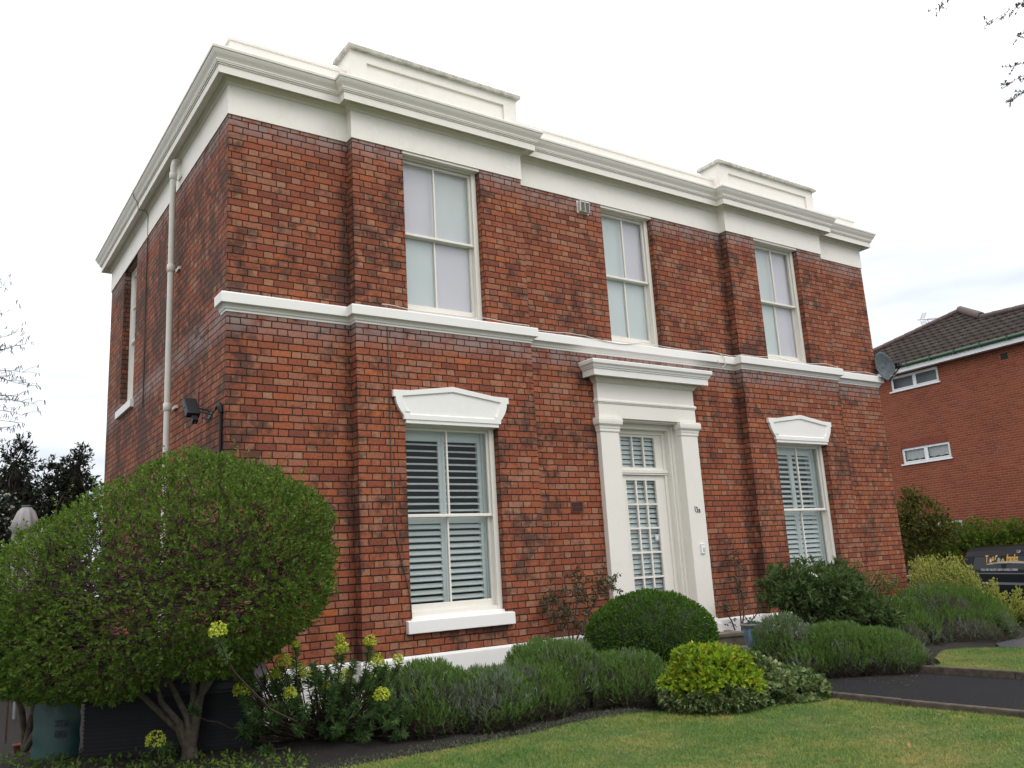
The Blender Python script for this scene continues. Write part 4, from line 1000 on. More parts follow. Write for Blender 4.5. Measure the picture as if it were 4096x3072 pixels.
def rose(b, pts, label, seed, nl=700, sc=1.):
    o = empty('rose_bush', b, label=label, cat='rose bush'); mb = MB(); LP = []
    for chain in pts:
        ch = [np.array(onax(x, y, 1, b[1]+dy))-b for x, y, dy in chain]; mb.tube(ch, list(np.linspace(.012, .005, len(ch))), 6)
        for i in range(len(ch)-1):
            for k in range(7):
                t = rng.uniform(); p = ch[i]*(1-t)+ch[i+1]*t
                if i == 0 and t < .7: continue
                d = unit(rng.normal(size=3)*[1, .5, .8]+[0, -.3, .2])*rng.uniform(.08, .26)*sc; mb.tube([p, p+d*.5+rng.normal(size=3)*.01, p+d], [.0045, .0035, .002], 4, cap=False)
                for q in range(int(nl/70)): LP.append(p+d*rng.uniform(.4, 1.1)+rng.normal(size=3)*.02)
    mb.build('stem', M['twig'], o); LP = np.array(LP); LP[:, 1] = np.minimum(LP[:, 1], -b[1]-.03)
    leaves('foliage', LP, unit(rdir(len(LP))-[0, 0, .45]), rdir(len(LP)), rng.uniform(.03, .055, len(LP)), .028, LM['rose'], o, droop=.1)
rose(np.array([4.42, -.28, G]), [[(2285, 2610, 0), (2270, 2500, 0), (2240, 2420, 0), (2215, 2370, .05)], [(2285, 2600, 0), (2300, 2480, 0), (2310, 2380, 0), (2300, 2310, .05), (2292, 2290, .06)], [(2288, 2600, 0), (2340, 2480, 0), (2385, 2400, 0), (2400, 2330, .0), (2440, 2335, -.03), (2465, 2360, -.05)], [(2240, 2520, 0), (2210, 2450, .05), (2195, 2410, .05)], [(2285, 2605, 0), (2350, 2570, -.1), (2345, 2540, -.1)]],
     'sparse rose bush against the brick left of the front door', 1, 1000)
rose(np.array([7.55, -.22, .6]), [[(2968, 2525, 0), (2960, 2440, 0), (2950, 2350, 0), (2940, 2250, .05), (2930, 2200, .05)], [(2968, 2525, 0), (2975, 2450, 0), (2962, 2330, 0), (2955, 2220, .05)], [(2972, 2525, 0), (3000, 2490, 0), (3040, 2440, -.03)], [(2940, 2520, 0), (2925, 2480, 0), (2895, 2440, 0), (2890, 2400, .0)]],
     'thin leggy rose against the brick right of the front door', 2, 330, .6)
def laurel():
    b = np.array([7.75, -1.45, G]); o = empty('evergreen_shrub', b, label='dark evergreen shrub with pointed leaves in front of the right ground-floor window', cat='shrub')
    blobs = [(atd(3270, 2345, 11.6), (.52, .45, .26)), (atd(3160, 2370, 11.4), (.36, .35, .28)), (atd(3420, 2430, 11.9), (.42, .35, .20)), (atd(3290, 2440, 11.6), (.45, .4, .24)), (atd(3500, 2470, 12.0), (.30, .3, .15)), (atd(3360, 2330, 11.8), (.25, .3, .2))]
    As, Ds, Ns = [], [], []; tg = []
    for c, r in blobs:
        P, N = shell(int(520*r[0]), c-b, (r[0], r[1], r[2], r[2]*.9), -1, .14, .34, 6, 4); A, D, Nn = cluster(P, N, 12, .06, .6, .8); As.append(A); Ds.append(D); Ns.append(Nn); tg += list(P[::14])
    A = np.concatenate(As); L = rng.uniform(.07, .125, len(A)); leaves('foliage', A, np.concatenate(Ds), np.concatenate(Ns), L, L*.27, LM['laurel'], o, droop=.08)
    mb = MB()
    for k in range(16):
        a = k*.4; rt = np.array([math.cos(a)*.09, math.sin(a)*.09, 0]); top = atd(rng.uniform(3170, 3340), rng.uniform(2390, 2450), 11.6)-b; twigs(mb, rt, [top], .012, .008, 0, 5, 5, .02)
    twigs(mb, atd(3270, 2440, 11.6)-b, tg, .008, .003, 0, 4, 4, .03); mb.build('stem', M['twig'], o)
    b = np.array([9.2, -.7, G]); o = empty('twiggy_shrub', b, label='thin yellowish-leaved shrub growing against the wall right of the evergreen shrub', cat='shrub')
    P = np.concatenate([shell(260, atd(3500, 2340, 12.9)-b, (.42, .25, .22, .25), -1, .2, .2, 6, 5)[0], shell(120, atd(3400, 2300, 12.7)-b, (.25, .2, .2, .2), -1, .2, .2, 6, 5)[0]])
    A, D, Nn = cluster(P, rdir(len(P)), 7, .06, .3); leaves('foliage', A, D, Nn, rng.uniform(.025, .05, len(A)), .018, leaf_mat('thin_shrub_leaf', [(.10, .13, .04), (.15, .17, .05), (.17, .12, .05)], .6, .2), o)
    mb = MB(); twigs(mb, np.array([0, 0, 0.]), list(P[::5]), .008, .003, 0, 5, 4, .04); mb.build('stem', M['twig'], o)
laurel()
def pale_shrub():
    b = np.array([13.0, -1.1, .18]); o = empty('pale_shrub', b, label='pale yellow-green bush of upright twigs in front of the black van', cat='shrub')
    mb = MB(); LP, LD = [], []
    def spray(px, py, d, n=1):
        tip = atd(px, py, d)-b; root = np.array([tip[0]*.45, tip[1]*.45, 0])+rng.normal(size=3)*[.12, .12, 0]
        mid = root*.4+tip*.6+rng.normal(size=3)*.05-np.array([0, 0, .06]); mb.tube([root, mid, tip], [.008, .006, .003], 4, cap=False)
        for t in np.linspace(.30, 1, 20):
            p = (root*(1-t)+mid*t)*(1-t)+(mid*(1-t)+tip*t)*t
            for q in range(4): LP.append(p+rng.normal(size=3)*.022); LD.append(unit(tip-mid)+rdir(1)[0]*.8)
    for k in range(150): 
        x = 3640+260*rng.uniform()**1.2; y = 2225+abs(x-3760)*.10+max(0, x-3830)*.6+rng.uniform(-10, 110); spray(x, y, rng.uniform(14.2, 15.6))
    for k in range(85):
        x = rng.uniform(3880, 4230); y = rng.uniform(2350, 2480) if x > 3990 else rng.uniform(2310, 2430); spray(x, y, rng.uniform(13.8, 15.))
    LP = np.array(LP); leaves('foliage', LP, np.array(LD), rdir(len(LP)), rng.uniform(.035, .06, len(LP)), .026, LM['yel'], o); mb.build('stem', M['twig'], o)
pale_shrub()

# ------------------------------------------------------------------ beyond the right end: wall, evergreen, hedge, van
def low_wall():
    o = empty('garden_wall', (15.5, 3., .0), label='low dark garden wall with flat stone coping beyond the right end of the house', cat='wall')
    a = onax(3600, 2302, 2, .95); c = onax(3990, 2345, 2, .60)
    p0 = atd(3540, 2300, 20.6)*[1, 1, 0]; p1 = atd(3775, 2300, 19.0)*[1, 1, 0]; off = np.array([15.5, 3., 0])
    t = unit(p1-p0); nn = np.array([-t[1], t[0], 0]); L = np.linalg.norm(p1-p0); mid = (p0+p1)/2-off
    m = MB(); m.obox(mid+[0, 0, .30], t, nn, EZ, L/2, .11, .58); m.build('wall_body', flat_mat('grey_block', (.09, .085, .075), .9, var=.3), o)
    m = MB(); k = 4
    for i in range(k): m.obox(p0-off+t*(L*(i+.5)/k)+[0, 0, .92], t, nn, EZ, L/k/2-.004, .16, .036)
    m.build('coping', flat_mat('coping_stone', (.27, .24, .17), .9, var=.25, scale=6), o, bevel=.006)
low_wall()
def clump_tree(name, b, blobs, mat, n, label, cat, leaf=.06, wd=.5, k=6, trunk=None, depth=.25, up=.3, trunk_mat=None, bump=.2, bs=2.5, tw=True):
    o = empty(name, b, label=label, cat=cat); As, Ds, Ns, tg = [], [], [], []; tot = sum(r[0]*r[2] for c, r in blobs)
    for c, r in blobs:
        P, N = shell(max(20, int(n*r[0]*r[2]/tot)), np.asarray(c)-b, (r[0], r[1], r[2], r[2] if len(r) < 4 else r[3]), -1, depth, bump, bs, 3); A, D, Nn = cluster(P, N, k, leaf, up); As.append(A); Ds.append(D); Ns.append(Nn); tg += list(P[::40])
    A = np.concatenate(As); L = rng.uniform(.6, 1.2, len(A))*leaf
    leaves('crown', A, np.concatenate(Ds), np.concatenate(Ns), L, L*wd, mat, o)
    mb = MB()
    if trunk:
        for ch in trunk: mb.tube([np.asarray(p)-b for p in ch], list(np.linspace(.09, .03, len(ch))), 8)
        r0 = np.asarray(trunk[0][-1])-b; twigs(mb, r0, tg if tw else [], .02, .006, 0, 4, 4, .08); mb.build('trunk', trunk_mat or M['bark'], o)
    return o
b = np.array([17.3, 4.0, -.3])
clump_tree('evergreen_tree', b, [(atd(3660, 2080, 21.6), (.75, .6, .62)), (atd(3600, 2150, 21.6), (.55, .6, .7)), (atd(3740, 2130, 21.6), (.55, .5, .45)), (atd(3650, 1990, 21.6), (.3, .3, .25))], LM['ever'], 1500, 'bushy olive and gold tipped evergreen beside the right corner of the house', 'tree', .085, .4, 8,
    [[atd(3610, 2310, 21.4), atd(3625, 2240, 21.4), atd(3650, 2130, 21.5)], [atd(3605, 2310, 21.4), atd(3600, 2230, 21.4), atd(3590, 2150, 21.4)], [atd(3615, 2310, 21.4), atd(3660, 2240, 21.4), atd(3720, 2150, 21.4)]], .35)
hd = lambda x: 27.2-(x-3660)*.0046
hb = [(atd(x, y, hd(x)), (.80, .55, .50)) for x, y in ((3700, 2165), (3760, 2150), (3830, 2150), (3900, 2150), (3970, 2150), (4040, 2145), (4110, 2140), (4190, 2130), (4300, 2120))]+[(atd(x, y, hd(x)), (.9, .5, .80)) for x, y in ((3700, 2250), (3800, 2240), (3900, 2230), (4050, 2220))]+[(atd(3905, 2090, 26), (.18, .18, .22)), (atd(4035, 2105, 25), (.22, .2, .2))]
clump_tree('boundary_hedge', np.array([22.3, 4.2, -.55]), hb, LM['hedge'], 3800, 'loose green conifer hedge running below the neighbouring block', 'hedge', .10, .35, 7, [[(22.3, 6.2, -.55), (22.3, 6.2, .2), (22.3, 6.2, .6)]], .3, tw=False)

def neighbour():
    a = np.array([25.82, 7.79]); d = unit(np.array([-.45, -4.80])); ang = math.atan2(d[1], d[0])
    GL = -.6
    o = empty('apartment_block', (a[0], a[1], GL), ang, label='three-storey plain red brick block with tiled roof and small white windows at right', cat='building')
    # local: +x along the wall toward the right of the picture, +y into the building
    zE = 7.60-GL; X0, X1, DD = -6., 16., 9.
    wins = [(-.08, 1.80, 7.02-GL, 7.55-GL), (-.05, 1.80, 4.42-GL, 4.97-GL), (-.02, 1.80, 1.85-GL, 2.37-GL)]
    m = MB(); wall_x(m, X0, X1, 0, 0, zE, wins, .12)
    m.quad((X0, DD, 0), (X0, 0, 0), (X0, 0, zE), (X0, DD, zE)); m.quad((X1, 0, 0), (X1, DD, 0), (X1, DD, zE), (X1, 0, zE)); m.quad((X1, DD, 0), (X0, DD, 0), (X0, DD, zE), (X1, DD, zE))
    m.build('wall', M['brick_new'], o)
    m = MB(); m.box(X0+.1, X1-.1, .35, .36, .1, zE); m.build('interior_wall', flat_mat('net_curtain_room', (.30, .33, .35), .9), o)
    sold = flat_mat('soldier_course', (.20, .05, .03), .9, var=.2)
    for i, (x0, x1, z0_, z1_) in enumerate(wins):
        m = MB(); f = .055; y0, y1 = .045, .105
        m.box(x0, x1, y0, y1, z0_, z0_+f); m.box(x0, x1, y0, y1, z1_-f, z1_); m.box(x0, x0+f, y0+.001, y1, z0_+f, z1_-f); m.box(x1-f, x1, y0+.001, y1, z0_+f, z1_-f); xm = (x0+x1)/2; m.box(xm-.035, xm+.035, y0+.002, y1, z0_+f, z1_-f)
        for (g0, g1) in ((x0+f, xm-.035), (xm+.035, x1-f)):
            m.box(g0, g1, y0-.012, y0+.02, z0_+f, z0_+f+.03); m.box(g0, g1, y0-.012, y0+.02, z1_-f-.03, z1_-f); m.box(g0, g0+.03, y0-.011, y0+.02, z0_+f+.03, z1_-f-.03); m.box(g1-.03, g1, y0-.011, y0+.02, z0_+f+.03, z1_-f-.03)
        wo = m.build('window', M['upvc'], o)
        m = MB(); m.quad((x0+f, y0+.03, z0_+f), (x1-f, y0+.03, z0_+f), (x1-f, y0+.03, z1_-f), (x0+f, y0+.03, z1_-f)); m.build('pane', M['glass'], wo)
        m = MB(); m.box(x0-.05, x1+.05, -.05, .05, z0_-.045, z0_); m.build('sill', M['upvc'], wo)
        if i == 1:
            m = MB(); n = 40; V = []
            for k in range(n+1):
                x = x0+.06+(x1-x0-.12)*k/n; V += [(x, y0+.08, z0_+f+.06+.035*abs(math.sin(k*.5))), (x, y0+.08, z1_-f)]
            m.add(V, [(2*k, 2*k+2, 2*k+3, 2*k+1) for k in range(n)]); m.build('net_curtain', flat_mat('lace', (.62, .64, .62), .9, var=.2, scale=30), wo)
            m = MB()
            for k in range(24): m.box(x0+k*(x1-x0)/24+.006, x0+(k+1)*(x1-x0)/24-.006, -.006, 0, z1_+.004, z1_+.21)
            m.build('lintel', sold, wo)
    # roof: one tiled slope toward us with a hip apex, a valley and a second rise
    rz = ang; R2 = np.array([[math.cos(rz), math.sin(rz), 0], [-math.sin(rz), math.cos(rz), 0], [0, 0, 1]]); org = np.array([a[0], a[1], GL])
    def tolocal(p): return R2@(np.asarray(p)-org)
    sl = math.radians(30); y_e, z_e = -.28, 7.80-GL; nrm = np.array([0, -math.sin(sl), math.cos(sl)]); P0 = np.array([0, y_e, z_e])
    cl = tolocal(CAM_LOC)
    def onroof(px, py):
        r = R2@ray(px, py); t = ((P0-cl)@nrm)/(r@nrm); return cl+r*t
    hipL, apex, val, top2 = onroof(3502, 1405), onroof(3842, 1244), onroof(3926, 1268), onroof(4096, 1231)
    e0 = apex+(hipL-apex)*((apex[2]-z_e)/(apex[2]-hipL[2])); e0[1] = y_e; e0[2] = z_e
    top3 = val+(top2-val)*1.08
    top4 = top3+np.array([5., 0, 0])
    m = MB(); e1 = np.array([top4[0]+3, y_e, z_e])
    m.add([e0, e1, top4, top3, val, apex], [(0, 1, 2, 3, 4, 5)])
    bk = np.array([0, 6., 0]); m.add([e0, apex, apex+bk, e0+np.array([0, 9, 0])], [(0, 3, 2, 1)])
    m.add([apex, val, val+bk, apex+bk], [(0, 1, 2, 3)]); m.add([val, top3, top3+bk, val+bk], [(0, 1, 2, 3)])
    n = NT('roof_tiles'); tcn = n.obj(); sp = n.n('ShaderNodeSeparateXYZ'); n.t.links.new(tcn, sp.inputs[0])
    u = sp.outputs[0]; wv0 = n.math('ABSOLUTE', n.math('SINE', n.math('MULTIPLY', sp.outputs[0], 10.47))); v = n.math('ADD', n.math('DIVIDE', sp.outputs[2], .205), n.math('MULTIPLY', wv0, .30)); row = n.math('FLOOR', v); fv = n.math('SUBTRACT', v, row)
    uu = n.math('DIVIDE', u, .30); cu_ = n.math('FLOOR', uu); fu = n.math('SUBTRACT', uu, cu_)
    wave = n.math('ABSOLUTE', n.math('SINE', n.math('MULTIPLY', fu, 6.283)))
    lip = n.math('LESS_THAN', fv, n.math('ADD', .30, n.math('MULTIPLY', wave, .10)))
    cb = n.n('ShaderNodeCombineXYZ'); n.set(cb.inputs[0], cu_); n.set(cb.inputs[1], row); wn = n.n('ShaderNodeTexWhiteNoise'); n.t.links.new(cb.outputs[0], wn.inputs['Vector'])
    c = n.ramp(wn.outputs['Value'], [(0, (.046, .036, .031)), (.5, (.062, .050, .042)), (.97, (.082, .067, .056)), (1., (.19, .17, .15))])
    c = n.mix(n.ramp(n.noise(tcn, 6, 5, .7), [(.35, .6), (.7, 0.)]), c, (.045, .040, .036))
    c = n.mix(lip, n.mix(1., c, (.80, .76, .74), 'MULTIPLY'), (.008, .006, .006)); n.base(c); n.rough(1.); n.p.inputs['Specular IOR Level'].default_value = .08; n.bump(n.math('ADD', n.math('MULTIPLY', wave, .6), n.math('MULTIPLY', fv, -1.)), 1., .05)
    ro = m.build('roof', n.m, o)
    m = MB(); rt = flat_mat('ridge_tile', (.105, .075, .070), .9, var=.3)
    def ridge(p, q, r=.11):
        k = max(2, int(np.linalg.norm(q-p)/.42))
        for i in range(k): s0 = p+(q-p)*(i/k); s1 = p+(q-p)*((i+1.04)/k); m.tube([s0, s1], [r, r*.9], 8)
    ridge(e0+[0, 0, .03], apex+[0, 0, .03]); ridge(apex+[0, 0, .05], val+[0, 0, .05], .15); ridge(val, top3+[0, 0, .03]); ridge(top3, top4+[0, 0, .02])
    m.build('ridge_tiles', rt, ro)
    m = MB(); m.box(e0[0]-.1, e1[0], -.30, -.27, zE-.02, zE+.17); m.box(e0[0]-.1, e1[0], -.268, .05, zE-.0, zE+.03); m.build('fascia', M['upvc'], o)
    m = MB(); m.tube([(e0[0]-.1, -.35, zE+.19), (e1[0], -.35, zE+.19)], .06, 10)
    for k in range(14): m.box(e0[0]+k*.9, e0[0]+k*.9+.03, -.42, -.28, zE+.12, zE+.26)
    m.build('gutter', flat_mat('green_gutter', (.018, .075, .035), .5), o)
    m = MB(); m.box(4.02, 4.24, -.012, 0, 7.22-GL, 7.42-GL); m.build('air_brick', M['black'], o)
    # aerial
    ap = onroof(3725, 1300)+np.array([0, .8, .1]); aw = np.linalg.inv(R2)@ap+org
    an = empty('tv_aerial', aw, label='grey television aerial standing behind the roof slope of the brick block', cat='aerial')
    m = MB(); dpt = (aw-CAM_LOC)@FWD
    A_ = lambda x, y: atd(x, y, dpt)-aw
    m.tube([A_(3726, 1300), A_(3726, 1288)], .022, 6); m.tube([A_(3669, 1280), A_(3790, 1272)], .014, 6); m.tube([A_(3708, 1276), A_(3714, 1288), A_(3745, 1289), A_(3746, 1276)], .012, 6)
    for k in range(14): x = 3712+k*5.5; y = 1278-(x-3712)*.06; m.tube([A_(x-3, y+5), A_(x+3, y-6)], .006, 4)
    m.build('boom', flat_mat('aerial_metal', (.22, .22, .24), .4, .5), an)
    m = MB()
    for (x0, y0, x1, y1) in ((3679, 1277, 3704, 1253), (3687, 1277, 3704, 1253)): pass
    for q in range(6): t = q/5; m.tube([A_(3681+t*8, 1275-t*21), A_(3697+t*8, 1272-t*21)], .006, 4); m.tube([A_(3681+t*10, 1288+t*18), A_(3700+t*12, 1282+t*17)], .006, 4)
    m.tube([A_(3681, 1277), A_(3691, 1253)], .006, 4); m.tube([A_(3696, 1274), A_(3705, 1251)], .006, 4); m.tube([A_(3681, 1286), A_(3692, 1307)], .006, 4); m.tube([A_(3700, 1280), A_(3712, 1299)], .006, 4)
    m.build('reflector', flat_mat('aerial_wire', (.2, .2, .22), .4, .5), an)
neighbour()

def dish():
    c = atd(3541, 1465, (np.array([12.38, -.12, 4.95])-CAM_LOC)@FWD); o = empty('satellite_dish', c, label='grey satellite dish fixed at the right front corner of the house above the string course', cat='satellite dish')
    # dish faces right and slightly toward the viewer
    f = unit(np.array([-.22, -.93, .16])); u = unit(np.cross(f, [0, 0, 1.])); v = np.cross(u, f)
    m = MB(); V = []; nr, na = 8, 36
    for s in (0, 1):
        for i in range(nr+1):
            r = i/nr
            for k in range(na): a = 2*math.pi*k/na; V.append(u*math.cos(a)*r*.23+v*math.sin(a)*r*.30+f*(.06*r*r-.06-s*.006))
    F = []
    for i in range(nr):
        for k in range(na): F.append((i*na+k, i*na+(k+1) % na, (i+1)*na+(k+1) % na, (i+1)*na+k)); b = (nr+1)*na; F.append((b+i*na+k, b+(i+1)*na+k, b+(i+1)*na+(k+1) % na, b+i*na+(k+1) % na))
    b = (nr+1)*na
    for k in range(na): F.append((nr*na+k, nr*na+(k+1) % na, b+nr*na+(k+1) % na, b+nr*na+k))
    m.add(V, F, 0, True); m.build('reflector', flat_mat('dish_grey', (.075, .09, .10), .6, var=.3, scale=12, spec=.2), o)
    m = MB(); tip = f*.33-v*.12+u*.02; m.tube([-v*.29, tip-v*.05], .012, 6); m.tube([-f*.06, -f*.12+np.array([-.03, .06, -.05]), np.array([-.14, .12, -.06])], .018, 8); m.build('arm', M['black'], o)
    m = MB(); m.obox(tip, f, u, v, .05, .035, .04); m.obox(tip+u*.05, f, u, v, .035, .02, .05); m.build('receiver', M['black'], o, bevel=.01)
    m = MB(); m.tube([tip, tip-v*.10-f*.05, tip-v*.14-f*.15, -v*.22+f*.04], .006, 6); m.build('cable', M['cable_white'], o)
dish()

def van():
    s0 = np.array([20.95, 3.22]); u = unit(np.array([-1.01, -1.61])); GLv = -.38
    loc_ = s0-u*.90; ang = math.atan2(u[1], u[0])
    o = empty('parked_van', (loc_[0], loc_[1], GLv), ang, label='black van with yellow lettering on its side, parked beyond the pale bush', cat='van')
    # local x forward from rear, y into the van (side facing us at y=0), z up; ground 0
    L, W = 4.9, 1.85; H = 1.88
    black = flat_mat('van_paint', (.004, .004, .006), .35, 0, spec=.06); glassm = flat_mat('van_glass', (.004, .004, .006), .12, spec=.2)
    # section at each x: list of (y,z) from sill up to the roof centre
    def sec(x):
        if x < .12: r = x/.12; top = H-.16*(1-r)**2; lean = .10*(1-r)
        elif x > 3.5: q = (x-3.5)/(L-3.5); top = H-.95*q**1.1; lean = .0
        else: top = H; lean = 0
        nose = max(0, (x-4.5)/.4)
        zb = .28
        pts = [(.05+.1*nose, zb), (.0+.12*nose, .45), (-.01+.12*nose, .8), (.0+.12*nose, 1.14), (.02+.12*nose, 1.22), (.10, min(1.62, top-.25) if top > 1.5 else max(top-.12, 1.0)), (.18, top-.13), (.28, top-.03), (W/2, top)]
        pts = [(y, min(z, top)) for y, z in pts]
        return pts
    xs = [0, .04, .12, .4, 1., 2., 3., 3.5, 3.8, 4.1, 4.4, 4.65, 4.9]
    V = []; K = 17
    for x in xs:
        p = sec(x); full = p+[(W-y, z) for y, z in p[:-1][::-1]]
        bx = x
        for y, z in full:
            xx = bx+(.0 if x > .13 else .10*max(0, (z-1.2)/.8)*(1-x/.13)); V.append((xx, y, z))
    F = [(i*K+k, (i+1)*K+k, (i+1)*K+k+1, i*K+k+1) for i in range(len(xs)-1) for k in range(K-1)]
    m = MB(); m.add(V, F, 0, False); m.add(V[:K], [tuple(range(K))]); m.add(V[-K:], [tuple(range(K))[::-1]])
    m.box(.1, L-.1, .15, W-.15, .22, .30)
    body = m.build('body', black, o, bevel=.02)
    # side glass band following the body
    m = MB()
    for (x0, x1) in ((.42, 1.85), (1.95, 3.2), (3.3, 4.0)):
        m.quad((x0+.06, -.004+.03, 1.27), (x1, -.004+.03, 1.27), (x1-.03, .085, 1.60), (x0+.22, .085, 1.60))
    m.build('window', glassm, body)
    m = MB(); m.box(.45, 4.4, -.022, -.008, 1.165, 1.19); m.box(.35, 4.4, -.035, -.012, .90, .955); m.build('trim_strip', flat_mat('van_trim', (.13, .14, .15), .4), body)
    m = MB(); m.box(-.10, .12, .06, W-.06, .38, .66); m.build('bumper', M['black'], o, bevel=.03)
    m = MB(); m.box(4.85, 5.0, .06, W-.06, .30, .62); m.build('bumper', M['black'], o, bevel=.03)
    m = MB(); m.box(-.012, .02, .03, .16, .95, 1.40); m.build('tail_lamp', flat_mat('lamp_red', (.25, .01, .01), .2), body)
    for x in (1.0, 4.0):
        for y in (.0, W-.20):
            m = MB(); n = 28; ring = lambda r, yy: [(x+r*math.cos(2*math.pi*k/n), yy, .33+r*math.sin(2*math.pi*k/n)) for k in range(n)]
            V = ring(.33, y)+ring(.33, y+.2)+ring(.2, y-.004)+ring(.2, y+.204); F = [(k, (k+1) % n, n+(k+1) % n, n+k) for k in range(n)]+[(k, 2*n+k, 2*n+(k+1) % n, (k+1) % n) for k in range(n)]+[(n+k, n+(k+1) % n, 3*n+(k+1) % n, 3*n+k) for k in range(n)]
            m.add(V, F); w_ = m.build('wheel', M['black'], o); m = MB(); m.add(ring(.2, y-.006)+ring(.2, y+.206), [tuple(range(n)), tuple(range(n, 2*n))]); m.build('rim', flat_mat('rim_metal', (.3, .31, .32), .3, .8), w_)
    # lettering on the side (plane y = -.03, reading left to right along +x)
    yel = flat_mat('yellow_lettering', (.62, .36, .03), .5); wht = flat_mat('white_lettering', (.42, .44, .46), .5)
    th = math.atan2(.98, .20)
    def lean(z): return .02+(z-1.22)*.20
    def TX(s, x, z, size, mat, sh=0, sx=1., bold=0, dy=.012): return text_mesh('lettering', s, size, mat, Matrix.Translation((x, lean(z)-dy, z)) @ Matrix.Rotation(th, 4, 'X'), body, .002, sh, bold, sx)
    TX('T', 1.13, 1.455, .27, yel, sx=.75, bold=.006); TX('u', 1.42, 1.50, .22, yel, .2, sx=.8, bold=.005); TX('r', 1.54, 1.52, .25, yel, .35, sx=.9, bold=.006); TX('de', 1.84, 1.475, .13, yel, .1, bold=.003); TX('franks', 2.05, 1.475, .25, yel, .15, sx=.80, bold=.006)
    def disc(x, z, r, mat, dy):
        m = MB(); m.add([(x+r*math.cos(k*.2618), lean(z+r*math.sin(k*.2618))-dy, z+r*math.sin(k*.2618)) for k in range(24)], [tuple(range(24))]); m.build('logo_disc', mat, body)
    disc(1.37, 1.50, .075, flat_mat('logo_orange', (.35, .10, .04), .5), .013); disc(1.37, 1.50, .035, flat_mat('logo_white', (.6, .6, .58), .5), .016); disc(1.73, 1.50, .070, flat_mat('logo_grey', (.22, .28, .28), .5), .013)
    TX('Call', 2.47, 1.68, .10, wht, .1, dy=.008)
    V = []
    for k in range(25):
        t = k/24; x = 1.2+2.2*t; zc = 1.36+.07*math.sin(t*math.pi); V += [(x, lean(zc)-.013, zc+.0+.04*(1-math.sin(t*math.pi))), (x, lean(zc)-.010, zc+.045)]
    F_ = [(2*k, 2*k+2, 2*k+3, 2*k+1) for k in range(24)]
    m = MB(); m.add(V, F_); m.build('logo_swoosh', wht, body)
    V2 = []
    for k in range(25): x, y, z = V[2*k+1]; V2 += [(x, y-.003, z), (x, y-.001, z+.014)]
    m = MB(); m.add(V2, F_); m.build('logo_line', yel, body)
    TX('ANYTHING ON WHEELS', 1.50, 1.400, .055, flat_mat('dark_lettering', (.02, .02, .025), .5), sx=1.25, bold=.001, dy=.017)
    TX('CYCLE / BIKE / CIRCUITS / EVENTS / OUTSIDE CATERING', .92, 1.245, .075, wht, sx=.86, bold=.001)
van()

